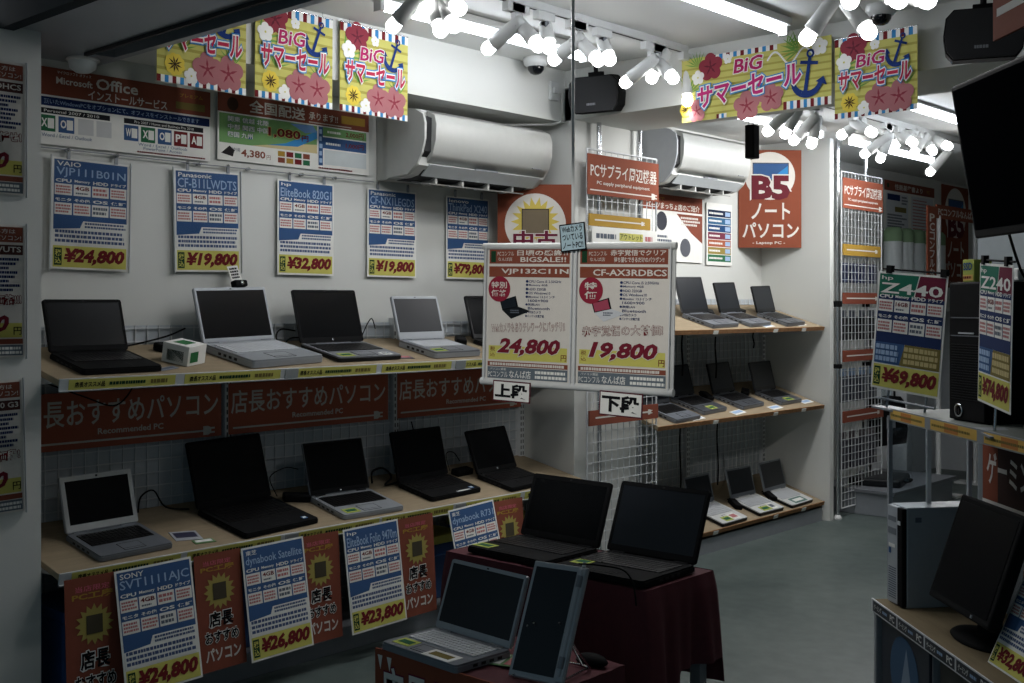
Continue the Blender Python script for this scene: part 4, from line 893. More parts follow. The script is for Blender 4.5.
def sale_sheet(head1, head2, model, badge, slogan, price, dark):
    w, h = .302, .425; s = Sheet(w, h, CREAM, thick=.001)
    s.rect(.006, h*.875, w-.006, h-.006, BROWNO, 1); s.rect(.012, h*.885, .03, h*.97, GREEN, 2)
    s.text('PCコンフル', w*.12, h*.935, w*.2, h*.03, CREAM, 2); s.text('なんば店', w*.13, h*.895, w*.17, h*.028, CREAM, 2)
    s.text(head1, w*.36, h*.935, w*.60, h*.042, CREAM, 2, .02); s.text(head2, w*.40, h*.888, w*.54, h*.038, CREAM, 2, .02)
    s.rect(.006, h*.775, w-.006, h*.855, BROWNO, 1); s.text(model, w*.17, h*.792, w*.80, h*.046, CREAM, 2, .02)
    s.poly([(.006, h*.855), (w*.2, h*.855), (.006, h*.80)], ORANGE, 2)
    s.disc(w*.15, h*.685, w*.135, M('badge_red', (150, 34, 56), .5), 3, 28)
    n = len(badge)
    if n == 4: s.text(badge[:2], w*.055, h*.69, w*.19, h*.05, CREAM, 6, .02); s.text(badge[2:], w*.055, h*.63, w*.19, h*.05, CREAM, 6, .02)
    else: s.text(badge[0], w*.08, h*.69, w*.14, h*.055, CREAM, 6, .02); s.text(badge[1], w*.08, h*.625, w*.14, h*.055, CREAM, 6, .02)
    laptop_icon(s, w*.16, h*.53, w*.31, dark, 2)
    rows = ('●CPU Core i5 2.50GHz', '●Memory 4GB', '●HDD 320GB', '●OS Windows10', '●Monitor 13.3インチ', '  1600×900', '●無線LAN', '  Bluetooth', '●WEBカメラ', '●バッテリ充電確認')
    for i, r_ in enumerate(rows): s.text(r_, w*(.47 + (.03 if r_[0] == ' ' else 0)), h*(.735-.0285*i), w*(.018*len(r_)+.06), h*.02, DBLUE, 2, .015)
    s.text(slogan, w*.06, h*.37, w*.88, h*.07, CREAM, 3, .0, 0, .045, out=((.035, RED),))
    s.rect(w*.03, h*.155, w*.97, h*.26, YEL, 1)
    s.text('税込', w*.05, h*.175, w*.06, h*.08, RED, 3, vertical=True); s.text(price, w*.14, h*.185, w*.75, h*.135, M('sale_price', (120, 26, 44), .5), 4, .045, .25, out=((.03, CREAM),)); s.text('円', w*.90, h*.165, w*.065, h*.045, RED, 3, .01)
    s.rect(.006, h*.105, w-.006, h*.14, BROWNO, 1); s.lines(w*.05, h*.11, w*.95, h*.135, 1, CREAM, 2, .8, .05)
    s.rect(.006, .006, w-.006, h*.10, M('footer_slate', (96, 108, 118), .5), 1)
    s.text('パソコン買取', w*.05, h*.075, w*.2, h*.018, WHITE, 2); s.text('PCコンフル', w*.03, h*.025, w*.24, h*.04, WHITE, 2); s.text('なんば店', w*.29, h*.022, w*.26, h*.058, WHITE, 2, .01); s.lines(w*.6, h*.02, w*.97, h*.09, 2, WHITE, 2, .6, .05)
    return s
for x, args, lab in ((.014, ('日頃の感謝!!', 'BIGSALE!!', 'VJP132C11N', '特別価格', 'Webカメラもありテレワークにバッチリ!!', '24,800', True), 'white 24,800 yen sale poster with a red badge, left half of hanging frame'), (.340, ('赤字覚悟でクリア', '待ち望むできるだけのバツグン!!', 'CF-AX3RDBCS', '特価', '赤字覚悟の大特価!', '19,800', False), 'white 19,800 yen sale poster with a red badge, right half of hanging frame')):
    o = sale_sheet(*args).build('sale_poster', lab, 'poster', TF @ TR((x, -.004, .018)), group='sale posters in the hanging frame')
    sleeve(o, .302, .425, int(x*1000), .0012)
def small_card(x, z, w, h, rot, lines, bg, edge, label, ink=BLACK, off=.02, bw=.004):
    s = Sheet(w, h, edge, thick=.002); s.rect(bw, bw, w-bw, h-bw, bg, 1)
    if len(lines) > 1:
        s.rect(bw*.4, bw*.4, w-bw*.4, bw, edge, 2)
    n = len(lines); hh = (h-2.5*bw)/n
    for i, l in enumerate(lines): s.text(l, bw*2.2, bw*1.6 + (n-1-i)*hh + hh*.08, w-bw*4.4, hh*.82, ink, 3, off)
    s.build('hanging_card', label, 'card', TF @ TR((x, -.0155, z), 0, ry=R(rot)))
small_card(.285, .425, .088, .085, -6, ('Webカメラ', 'ついている', 'ノートPC!!'), M('card_sky', (168, 196, 206), .5), BLACK, 'hand-lettered pale blue card on top of the hanging frame', off=.025)
small_card(.048, -.047, .137, .066, 1, ('上段',), WHITE, M('card_wine', (88, 30, 44), .5), 'white card for the upper shelf at the bottom left of the hanging frame', off=.046)
small_card(.425, -.066, .143, .074, 1.5, ('下段',), WHITE, M('card_wine', (88, 30, 44)), 'white card for the lower shelf at the bottom right of the hanging frame', off=.046)
pt = TF @ Vector((.315, .006, .45))
t = thing('hanging_rod', 'white rod from the ceiling down to the hanging frame', 'rod', loc=tuple(pt))
MB().tube([(0, 0, 0), (0, 0, CEIL_Z-pt.z)], .0055, PLASTW, 8).build('rod_tube', t); MB().lathe([(0, 0), (.02, 0), (.02, -.02), (0, -.02)], PLASTW, 12, Matrix.Translation((0, 0, CEIL_Z-pt.z))).build('ceiling_cap', t)

# ------------------------------------------------------------------ posters on the front pillar
def pillar_sheet(price, model, slogan):
    w, h = .30, .415; s = Sheet(w, h, CREAM, thick=.001)
    s.rect(.006, h*.87, w-.006, h-.006, BROWNO, 1); s.text('気になる方は', w*.45, h*.935, w*.45, h*.035, CREAM, 2, .01); s.text('こちらのパソコン!', w*.42, h*.885, w*.54, h*.038, CREAM, 2, .01)
    s.rect(.006, h*.775, w-.006, h*.85, M('bar_umber', (78, 44, 40), .5), 1); s.text(model, w*.30, h*.795, w*.66, h*.042, CREAM, 2, .02)
    for i in range(8): s.lines(w*.5, h*(.73-.033*i), w*(.96-.05*(i % 3)), h*(.752-.033*i), 1, DBLUE, 2, .9, .1)
    s.text(slogan, w*.2, h*.39, w*.76, h*.075, CREAM, 3, .02, 0, .05, out=((.06, RED),))
    s.rect(w*.03, h*.15, w*.97, h*.26, YEL, 1); s.text(price, w*.1, h*.17, w*.73, h*.15, M('sale_price', (120, 26, 44)), 4, .045, .25); s.text('円', w*.88, h*.17, w*.085, h*.06, BLACK, 3, .01)
    s.rect(.006, h*.10, w-.006, h*.14, BROWNO, 1); s.rect(.006, .006, w-.006, h*.095, M('footer_slate', (96, 108, 118)), 1); s.lines(w*.4, h*.02, w*.97, h*.085, 2, WHITE, 2, .6, .05)
    return s
for z, a, lab, roll in ((1.732, ('29,800', 'CF-SX3EDHCS', 'こだわりお任せ!'), 'sale poster in a creased shiny sleeve, topmost of three on the front pillar', 0), (1.222, ('49,800', 'CF-LX5WUTS', '特別最終お価格!!!'), 'sale poster ending in exclamation marks, middle of three on the front pillar', 0), (.728, ('39,800', 'ProBook 640 G3', 'ビックリの価段!'), 'sale poster with a curled lower corner, lowest of three on the front pillar', -1.5)):
    o = pillar_sheet(*a).build('sale_poster', lab, 'poster', WALL(1.652-.30, z, .386, roll=roll), group='sale posters on the front pillar')
    sleeve(o, .30, .415, int(z*100), .007)

# ------------------------------------------------------------------ draped table with two black laptops
TX0, TX1, TY0, TY1, TZ = 1.275, 2.070, 2.652, 3.00, .575
t = thing('display_table', 'low table hidden under the dark red cloth', 'table', loc=((TX0+TX1)/2, (TY0+TY1)/2, 0))
hx, hy = (TX1-TX0)/2-.012, (TY1-TY0)/2-.012
MB().box(-hx, hx, -hy, hy, TZ-.035, TZ-.008, PLASTG).build('table_top', t)
for sx in (-1, 1):
    for sy in (-1, 1): MB().box(sx*hx-.018 - (.018 if sx > 0 else -.018), sx*hx+.018-(.018 if sx > 0 else -.018), sy*hy-.018-(.018 if sy > 0 else -.018), sy*hy+.018-(.018 if sy > 0 else -.018), 0, TZ-.035, STEELG).build('leg', t)
for z in (.14, .34): MB().box(-hx+.02, hx-.02, -hy+.004, -hy+.02, z-.012, z+.012, STEELG).box(-hx+.02, hx-.02, hy-.02, hy-.004, z-.012, z+.012, STEELG).box(hx-.02, hx-.004, -hy, hy, z-.012, z+.012, STEELG).build('rail', t)
CLOTH = M('wine_cloth', (84, 24, 36), .85, noise=.18, scale=60, bump=.1)
def cloth():
    rnd = random.Random(5); mb = MB(); loop = []
    cs = [(TX0, TY0), (TX1, TY0), (TX1, TY1), (TX0, TY1)]; nrm = [(0, -1), (1, 0), (0, 1), (-1, 0)]; N = [64, 34, 64, 34]
    for k in range(4):
        a, b = Vector(cs[k]), Vector(cs[(k+1) % 4])
        for i in range(N[k]):
            u = i/N[k]; p = a.lerp(b, u); n = Vector(nrm[k])
            e = min(u, 1-u)
            if u < .12: n = (n*(.5+u/.24) + Vector(nrm[k-1])*(.5-u/.24)).normalized()
            if u > .88: n = (n*(.5+(1-u)/.24) + Vector(nrm[(k+1) % 4])*(.5-(1-u)/.24)).normalized()
            corner = max(0, 1 - min((p-Vector(c)).length for c in cs)/.13)
            loop.append((p, n, corner, k, u))
    n = len(loop); LV = 16; rows = []
    for j in range(LV+1):
        v = j/LV; row = []
        for i, (p, nn, c, k, u) in enumerate(loop):
            s_ = i*.55
            hem = .50 if k in (0, 3) else (.30 if k == 1 else .34)
            if k == 1: hem = .50 - .24*min(1, u*2.2)
            if k == 0 and u > .9: hem = .50
            amp = .022*(v**.8)
            fold = .6*math.sin(i*.42) + .5*math.sin(i*.83+1.3) + .35*math.sin(i*.21+.6)
            out = .003 + .006*min(1, v*6) + amp*(.45+.75*fold) + c*(.045 if k in (0, 1) and p.x > 1.9 and p.y < 2.8 else .012)*v**.7
            z = TZ + .003 - .010*min(1, v*8)*0 - hem*v + (0 if j else 0)
            q = p + nn*max(.004, out)
            row.append((q.x, q.y, max(.02, z)))
        rows.append(row)
    v = [p for r_ in rows for p in r_]
    f = [(j*n+i, j*n+(i+1) % n, (j+1)*n+(i+1) % n, (j+1)*n+i) for j in range(LV) for i in range(n)]
    mb.add(v, f, CLOTH, None, True)
    # top with slight wrinkles
    gx, gy = 40, 20; tv = [(TX0-.004+(TX1-TX0+.008)*i/gx, TY0-.004+(TY1-TY0+.008)*j/gy, TZ+.001+.0015*math.sin(i*.9+j*.7)*math.sin(j*.8)) for j in range(gy+1) for i in range(gx+1)]
    mb.add(tv, [(j*(gx+1)+i, j*(gx+1)+i+1, (j+1)*(gx+1)+i+1, (j+1)*(gx+1)+i) for j in range(gy) for i in range(gx)], CLOTH, None, True)
    return tag(mb.build('tablecloth'), 'dark red cloth draped over the low table in the middle', 'tablecloth')
cloth()
g6 = 'large black laptops on the draped table'
DS = (-.78, .06, .055, .07, STK, M('sticker_teal', (60, 110, 100), .4))
laptop('black laptop with a yellow sticker, left one on the draped table', TR((1.512, 2.672, TZ+.004), R(-1)), .345, .262, .218, 110, BLKP, stickers=((-.75, .08, .075, .05, STK, STKG),), bez=.016, group=g6)
laptop('black laptop with a large screen, right one on the draped table', TR((1.890, 2.658, TZ+.004), R(1)), .335, .28, .232, 112, BLKP, stickers=((-.70, .22, .06, .06, STK, STKG),), bez=.014, screen=SCREENM, group=g6)

# ------------------------------------------------------------------ orange fronted riser before the table
BZ = .418
t = thing('display_riser', 'low riser with an orange lettered front and red cloth top before the draped table', 'riser', TR((1.52, 2.128, 0)))
MB().box(.01, .59, .012, .36, 0, BZ-.006, M('riser_board', (120, 110, 96), .6)).build('riser_box', t)
mb = MB(); gx, gy = 40, 26
mb.add([(.0+.60*i/gx, .004+.36*j/gy, BZ-.001+.003*math.sin(i*.8+1.7*j*.4)*math.sin(j*.5)*(1 if i > 16 else .2)) for j in range(gy+1) for i in range(gx+1)], [(j*(gx+1)+i, j*(gx+1)+i+1, (j+1)*(gx+1)+i+1, (j+1)*(gx+1)+i) for j in range(gy) for i in range(gx)], CLOTH, None, True)
mb.box(.591, .60, .004, .364, .1, BZ-.002, CLOTH); mb.build('cloth_cover', t)
s = Sheet(.60, .30, ORANGE, thick=.006, T=TR((0, 0, BZ-.295))); s.text('店長おすすめ', .03, .115, .55, .145, CREAM, 3, .02, out=((.03, MAROON),)); s.text('パソコン', .05, .015, .4, .08, CREAM, 3, .02)
for x in (.012, .05): s.poly([(x, .285), (x+.02, .285), (x+.012, .245)], CREAM, 2)
o = s.mb.build('front_sign', t); o['label'] = 'orange front with white lettering'
laptop('small silver laptop with two stickers standing on the orange fronted riser', TR((1.695, 2.125, BZ+.002), R(-3)), .315, .205, .205, 110, SILVD, lidm=SILV, bezel=SILV, deck=SILVD, keys=KEYW, screen=SCREENM, stickers=((-.62, .10, .07, .05, STK, STKG), (.42, .02, .11, .055, WHITE, OLIVE)), thick=.024, bot=.02, bez=.011)
# silver computer standing in portrait on an easel
Tt = TR((1.955, 2.205, BZ+.004), R(9)) @ Matrix.Rotation(R(-26), 4, 'X')
t = thing('convertible_laptop', 'silver computer screen standing upright in portrait, right of the small silver laptop', 'laptop', Tt)
MB().box(0, .165, 0, .010, 0, .305, SILV, bev=.003).build('lid', t); MB().box(.010, .135, -.001, .002, .016, .290, SCREENM).build('screen', t)
MB().box(.137, .163, -.004, .016, .006, .302, SILV, bev=.004).tube([(.150, -.002, .02), (.150, -.002, .295)], .006, SILV, 8).build('keyboard_edge', t)
for z in (.04, .25): MB().tube([(.150, -.004, z), (.150, -.004, z+.03)], .0085, SILVD, 10).build('hinge', t)
MB().tube([(.150, .002, .305), (.150, .002, .318)], .005, PLASTW, 8).build('end_stud', t)
t = thing('wire_easel', 'thin wire easel propping up the portrait screen', 'easel', TR((1.955, 2.205, BZ+.004), R(9)))
MB().tube([(.14, .055, .12), (.155, .16, .003), (.125, .17, .003), (.12, .06, .14)], .003, CHROME, 6).tube([(.045, .055, .13), (.04, .16, .003), (.02, .17, .003), (.025, .055, .12)], .003, CHROME, 6).tube([(.02, -.012, .004), (.02, .17, .003), (.15, .17, .003), (.15, -.012, .004)], .003, CHROME, 6).build('wire_frame', t)
cable([(2.115, 2.30, .72), (2.15, 2.34, .715), (2.19, 2.39, .70), (2.20, 2.42, .66), (2.195, 2.44, .60)], 'thin grey cable arching from the top of the portrait screen', .0025)
mb = MB().box(-.07, .07, -.05, .05, 0, .0015, M('leaflet_green', (96, 140, 84), .4)).box(-.06, -.02, -.04, .04, .0015, .002, WHITE).box(-.01, .06, -.04, .03, .0015, .002, TXRED)
o = mb.build('leaflet', None, TR((1.885, 2.30, BZ+.004), R(20))); tag(o, 'colourful leaflet on the riser between the two silver computers', 'leaflet')
t = thing('paper_box', 'white box top at the bottom edge of the photo beside the portrait screen', 'box', TR((2.115, 2.02, .0), R(10)))
MB().box(-.07, .07, -.05, .05, 0, .435, PLASTW, bev=.003).build('carton', t); MB().box(-.071, .071, -.051, .051, .40, .437, WHITE, bev=.003).build('lid', t)
t = thing('computer_mouse', 'black mouse lying behind the wire easel', 'mouse', TR((2.055, 2.43, BZ+.004), R(95)) @ Matrix.Diagonal((1, 1, .78, 1)))
mb = MB(); mb.lathe([(0, .0335), (.008, .0330), (.016, .0300), (.023, .024), (.028, .014), (.029, .006), (.026, 0), (0, 0)], BLKP, 16, Matrix.Diagonal((1, 1.7, 1, 1))); mb.build('mouse_body', t); MB().box(-.0015, .0015, .020, .034, .018, .0275, PLASTG).build('wheel', t)
# ------------------------------------------------------------------ angled display rack at the right
F45 = TR((2.39, 3.42, 0), R(-45))
t = thing('display_rack', 'grey two level display rack standing at an angle on the right', 'display rack', F45)
RL = 1.75
MB().box(0, RL, .0, .36, .447, .467, M('counter_wood', (116, 102, 76), .5, noise=.2, scale=9, stretch=(1, 9, 9)), bev=.002).build('lower_counter', t)
MB().box(.05, RL, .04, .33, 1.040, 1.064, M('rack_shelf_grey', (104, 110, 104), .6), bev=.002).build('upper_shelf', t)
MB().box(0.002, .018, .004, .355, 0, .447, STEELG).build('end_panel', t)
mb = MB().box(0, RL, .335, .35, .0, 1.64, M('rack_back_panel', (122, 130, 134), .5)); mb.build('back_panel', t)
for y, m in ((.052, STEELG), (.175, STEELW), (.305, STEELG)): MB().box(.0, .014, y-.006, y+.006, .467, 1.04, m).build('post', t)
o = MB().box(.005, .008, .055, .17, .47, 1.04, ACRYL).build('clear_side_panel', t); o['label'] = 'clear acrylic side panel'
mb = MB(); 
for k in range(5): mb.box(.02+k*.42, .022+k*.42, .006, .33, .02, .447, STEELG)
mb.build('divider', t)
s = Sheet(RL-.05, .036, STEELG, thick=.004, T=TR((.05, .034, 1.032))); w = RL
for a, b in ((.01, .27), (.31, .60), (.64, .93), (.97, 1.26)):
    s.rect(a, .004, b, .032, M('strip_amber', (214, 168, 62), .45), 1); s.rect(a+(b-a)*.32, .006, a+(b-a)*.62, .030, M('strip_orange', (196, 120, 56), .5), 2); s.lines(a+.01, .012, b-.01, .023, 1, OLIVE, 3, .6, .3)
for a in (.27, .60, .93): s.rect(a+.004, .002, a+.036, .034, STEELG, 1)
o = s.mb.build('amber_price_strip', t); o['label'] = 'amber printed price strips'
s = Sheet(RL, .040, STEELW, thick=.004, T=TR((0, -.004, .430)))
for k in range(6):
    a = .015+k*.20; s.rect(a, .004, a+.19, .036, M('strip_black', (22, 26, 40), .45), 1); s.text('ゲーミング', a+.01, .011, .06, .018, WHITE, 2, .02); s.lines(a+.08, .013, a+.12, .027, 1, PALEBL, 2); s.text('PC', a+.14, .010, .035, .02, WHITE, 2, .03)
o = s.mb.build('black_price_strip', t); o['label'] = 'black printed price strips'
mb = MB(); rnd = random.Random(3); nx, nz = 8, 14; v = []
for j in range(nz+1):
    for i in range(nx+1): v.append((.0-.012+rnd.uniform(-.008, .008), .06+.07*i/nx + rnd.uniform(-.003, .003), .83+.17*j/nz + rnd.uniform(-.004, .004)))
mb.add(v, [(j*(nx+1)+i, j*(nx+1)+i+1, (j+1)*(nx+1)+i+1, (j+1)*(nx+1)+i) for j in range(nz) for i in range(nx)], M_clear('crumpled_film', (.9, .92, .94), .45, .15), None, False)
tag(mb.build('highlight_film', None, F45), 'crumpled clear film added for a highlight at the left side of the angled rack', 'film')  # film added to give the clear side panel its crumpled highlight
# boxed goods under the counter
for i, (x, w, m1, lab) in enumerate(((.04, .36, (30, 36, 52), 'dark printed carton at the left end under the angled counter'), (.47, .38, (36, 34, 30), 'dark printed carton, second under the angled counter'), (.88, .38, (28, 40, 40), 'dark printed carton, third under the angled counter'))):
    c = thing('product_carton', lab, 'box', F45 @ TR((x, .012, .0)), group='printed cartons under the angled counter')
    MB().box(0, w, .002, .30, .02, .425, M('carton_black_%d' % i, m1, .45), bev=.003).build('carton_body', c)
    s = Sheet(w, .40, None, T=TR((0, .0015, .02)))
    s.disc(w*.5, .28, w*.3, M('carton_art_%d' % i, ((60, 90, 120), (90, 70, 60), (60, 96, 90))[i], .5), 1); s.poly([(w*.4, .2), (w*.55, .36), (w*.7, .2)], M('carton_pale', (120, 140, 160), .5), 2); s.disc(w*.66, .23, .022, TXRED, 3)
    s.rect(w*.08, .02, w*.92, .15, WHITE, 2); s.lines(w*.14, .035, w*.86, .135, 4, GREYINK, 3)
    s.mb.build('printed_front', c)
# white desktop tower
c = thing('desktop_tower', 'slim silver grey desktop tower at the left end of the angled counter', 'computer', F45 @ TR((.027, .036, .467), R(6)))
MB().box(0, .100, .012, .30, .0, .305, M('tower_grey', (150, 160, 168), .45), bev=.004).build('tower_case', c)
MB().box(.002, .066, 0, .014, .003, .302, M('tower_front', (166, 174, 180), .4), bev=.003).build('front_panel', c); MB().box(.066, .099, -.002, .014, .003, .302, BLKP, bev=.003).build('black_band', c)
mb = MB().box(.008, .058, -.001, .001, .255, .27, M('drive_slot', (112, 120, 128), .4)).box(.008, .058, -.001, .001, .215, .235, M('drive_slot', (112, 120, 128)))
for k in range(14): mb.box(.010, .056, -.001, .001, .02+k*.007, .0225+k*.007, GREYINK)
mb.build('drive_bay', c); MB().box(.072, .088, -.004, -.001, .25, .262, STEELW, bev=.001).build('power_button', c); MB().box(.012, .024, -.0015, .0005, .155, .172, BLUE).box(.012, .05, -.0012, .0005, .175, .185, WHITE).build('sticker', c)
MB().box(.100, .1005, .04, .06, .26, .275, GREYINK).build('side_latch', c)
# monitor tipped back
Tm = F45 @ TR((.312, .046, -.012))
c = thing('monitor', 'black flat monitor tilted back on the angled counter', 'monitor', Tm)
Hm = TR((0, 0, .570), 0, rx=R(-19))
MB().box(0, .37, 0, .035, 0, .305, BLKP, Hm, bev=.006).box(.06, .31, .035, .06, .05, .25, BLKP, Hm, bev=.01).build('housing', c)
MB().box(.018, .352, -.0015, .002, .022, .288, M('monitor_glass', (10, 12, 16), .35, spec=.08), Hm).build('screen', c)
MB().box(.27, .278, -.003, 0, .006, .014, STEELG, Hm).build('power_button', c)
MB().tube([(.165, .10, .497), (.18, .105, .58), (.185, .10, .66)], [.035, .026, .022], BLKP, 12).build('neck', c)
mb = MB(); mb.lathe([(0, 0), (.12, 0), (.125, .005), (.115, .012), (.04, .022), (0, .024)], BLKP, 32, TR((.15, .095, .479)) @ Matrix.Diagonal((1.05, .62, 1, 1))); mb.build('foot', c)
# black workstation tower with a round badge
c = thing('workstation_tower', 'black computer tower with a round badge on the upper level of the angled rack', 'computer', F45 @ TR((.362, .085, 1.064), R(9)))
MB().box(0, .17, .012, .24, 0, .385, M('tower_black', (12, 13, 15), .6, spec=.12), bev=.004).build('tower_case', c); MB().box(.002, .168, 0, .014, .003, .382, BLKP, bev=.004).build('front_panel', c)
mb = MB().box(.012, .158, -.002, 0, .285, .288, PLASTG).box(.012, .158, -.002, 0, .235, .238, PLASTG).box(.05, .12, -.0025, 0, .242, .246, STEELW)
for k in range(22): mb.box(.014, .156, -.001, .0, .06+k*.0072, .0625+k*.0072, BLKS)
mb.build('drive_bay', c)
mb = MB(); 
mb.lathe([(.014, 0), (.019, 0), (.019, .002), (.014, .002)], CHROME, 20, TR((.05, -.001, .030), rx=R(90))); mb.box(.044, .0465, -.003, 0, .020, .040, CHROME).box(.0525, .055, -.003, 0, .020, .036, CHROME); mb.build('round_badge', c)
t = thing('pop_card', 'yellow green printed cube card on top of the black workstation tower', 'card', F45 @ TR((.385, .115, 1.4495), R(8)))
MB().box(0, .055, 0, .055, 0, .062, STK, bev=.002).build('card_cube', t); s = Sheet(.055, .062, None, T=TR((0, -.001, 0))); s.text('SSD', .006, .032, .043, .022, M('pop_blue', (30, 70, 130), .5), 2, .03); s.rect(.004, .004, .051, .02, M('strip_amber', (214, 158, 40)), 1); s.lines(.006, .007, .049, .018, 1, RED, 2); s.mb.build('card_print', t)
mb = MB().box(0, .12, 0, .08, 0, .035, PLASTW, bev=.003)
tag(mb.build('white_device', None, F45 @ TR((.30, .24, 1.453), R(8))), 'flat white box partly seen behind the pop card', 'box')
MBt = MB().box(0, .10, 0, .22, 0, .384, M('tower_black', (12, 13, 15)), bev=.004)
# the two price cards on the upper level and one on the lower
def card_stand(parent, w):
    MB().tube([(w*.25, .004, -.055), (w*.25, .012, .03)], .004, STEELG, 6).tube([(w*.8, .004, -.055), (w*.8, .012, .03)], .004, STEELG, 6).tube([(w*.1, .0, -.03), (w*.95, .0, -.03)], .004, STEELG, 6).box(w*.1, w*.95, -.02, .05, -.062, -.056, STEELG).box(w*.2, w*.3, -.01, .01, -.05, 0, ACRYL).build('card_stand', parent)
    MB().tube([(w*.05, .004, .372), (w*1.0, .004, .372)], .003, BLKP, 6).box(w*.12, w*.2, -.004, .01, .360, .384, BLKP).box(w*.9, w*.98, -.004, .01, .360, .384, BLKP).build('top_clip_bar', parent)
s = spec_card(.257, .364, 'hp', 'Z440', '¥69,800', 'green', ram='16GB')
o = s.build('price_card', 'tilted green and maroon price card reading 69,800 yen on the angled rack', 'price card', TR((2.376, 3.435, 1.130), R(-16), ry=R(5.2)))
card_stand(o, .257)
s = spec_card(.257, .364, 'hp', 'Z240', '¥74,800', 'green', ram='8GB')
o = s.build('price_card', 'green and maroon price card reading 74,800 yen at the right picture edge', 'price card', TR((2.838, 3.086, 1.133), R(-53), ry=R(3.5)))
MB().tube([(.13, .004, -.066), (.13, .006, .02)], .004, CHROME, 6).box(.06, .20, -.03, .05, -.068, -.063, STEELG).build('card_stand', o); MB().tube([(0, .004, .372), (.257, .004, .372)], .003, BLKP, 6).box(.02, .04, -.004, .01, .36, .384, BLKP).box(.2, .22, -.004, .01, .36, .384, BLKP).build('top_clip_bar', o)
s = spec_card(.20, .283, 'DELL', 'OptiPlex', '¥32,800', 'blue')
o = s.build('price_card', 'leaning price card at the bottom right corner of the photo', 'price card', F45 @ TR((.65, .062, .469)) @ Matrix.Rotation(R(-24), 4, 'X'))
MB().tube([(.1, .004, .2), (.1, .11, .045)], .003, CHROME, 6).build('card_stand', o)
s = Sheet(.40, .24, ORANGE, thick=.005); s.rect(.10, .03, .36, .21, M('sign_dark_photo', (64, 44, 40), .5), 1); s.text('ゲーミング', .03, .08, .34, .10, CREAM, 3, .02); s.rect(.0, .02, .40, .03, CREAM, 2)
s.build('rack_sign', 'orange sign on the back panel between the two rack levels', 'sign', F45 @ TR((.05, .328, .76)))
t = thing('cardboard_roll', 'tan rounded piece of cardboard at the right edge beside the black monitor', 'cardboard', F45 @ TR((.60, .22, .467)))
MB().lathe([(.0, 0), (.035, 0), (.036, .22), (.0, .22)], M('cardboard_tan', (176, 140, 108), .7), 20, TR((0, 0, .0))).build('roll_body', t); MB().lathe([(.02, .2205), (.034, .2205)], M('cardboard_dark', (110, 84, 62), .7), 20).build('roll_end', t)
# black screen hung above the rack
Tv = F45 @ TR((.385, .150, 1.57)) @ Matrix.Rotation(R(9.5), 4, 'X')
c = thing('hanging_screen', 'large black screen hanging tilted over the angled rack at the right', 'television', Tv)
MB().box(0, .74, 0, .045, 0, .43, BLKP, bev=.006).box(.12, .62, .045, .075, .08, .36, BLKP, bev=.01).build('housing', c); MB().box(.014, .726, -.001, .002, .024, .416, M('tv_glass', (6, 7, 9), .4, spec=.0)).build('screen', c)
MB().box(.30, .44, .075, .12, .12, .30, BLKS).tube([(.37, .10, .25), (.37, .13, .60), (.37, .30, .93)], .02, BLKS, 10).build('ceiling_arm', c)
cable([tuple(F45 @ Vector((.47, .20, 1.60))), tuple(F45 @ Vector((.46, .23, 1.52))), tuple(F45 @ Vector((.44, .26, 1.47))), tuple(F45 @ Vector((.40, .30, 1.45)))], 'black cable hanging from the underside of the black screen', .004)
s = Sheet(.42, .30, ORANGE, thick=.006); s.text('パソコン', .03, .10, .36, .14, BROWNO, 2, .03); s.rect(.02, .05, .40, .068, CREAM, 2)
o = s.build('corner_sign', 'orange sign corner at the top right edge of the photo', 'sign', TR((3.03, 2.66, 1.982), R(-45)))
MB().tube([(.05, .003, .30), (.05, .003, .575)], .002, CHROME, 5).tube([(.37, .003, .30), (.37, .003, .575)], .002, CHROME, 5).build('hanging_wire', o)

# ------------------------------------------------------------------ the far end of the shop
s = Sheet(.99, .41, WHITE); w, h = .99, .41
s.rect(0, h*.80, w, h, BROWNO, 1); s.rect(.05, h*.86, .09, h*.94, GREEN, 2); s.text('性能基準書より', w*.2, h*.84, w*.55, h*.11, CREAM, 2, .02); s.text('PC', w*.84, h*.86, w*.06, h*.07, GOLD, 2, .02)
s.rect(w*.04, h*.04, w*.46, h*.76, M('sheet_pale', (206, 210, 214), .5), 1); s.rect(w*.52, h*.04, w*.97, h*.76, M('sheet_pale', (206, 210, 214)), 1); s.rect(w*.06, h*.62, w*.3, h*.74, DBLUE, 2); s.rect(w*.2, h*.40, w*.42, h*.5, OLIVE, 2)
s.lines(w*.06, h*.08, w*.44, h*.36, 5, GREYINK, 2); s.lines(w*.55, h*.08, w*.95, h*.72, 10, TXRED, 2, .4); s.lines(w*.33, h*.55, w*.45, h*.73, 3, GREYINK, 2)
s.build('wall_chart', 'wide white and brown chart on the far left wall beyond the mesh panel', 'poster', WALL(8.74, 1.985))
b5_sign(.60, .90).build('size_sign', 'dim B5 notebook sign on the far wall partly behind the hanging screen', 'sign', WALL(9.90, 1.55, .012))
t = thing('banner_frame', 'slim orange banner frame standing at the far end of the shop', 'frame', loc=(.62, 8.12, 0))
s = Sheet(.16, .75, ORANGE, thick=.01, T=TR((0, 0, 1.36), R(90))); s.text('PCコンフルなんば店', .035, .04, .09, .66, CREAM, 2, .02, vertical=True); s.mb.build('upright_banner', t)
s = Sheet(.80, .10, ORANGE, thick=.01, T=TR((0, .16, 2.03), R(90))); s.text('PCコンフルなんば店', .03, .02, .72, .06, CREAM, 2, .02); s.mb.build('top_banner', t)
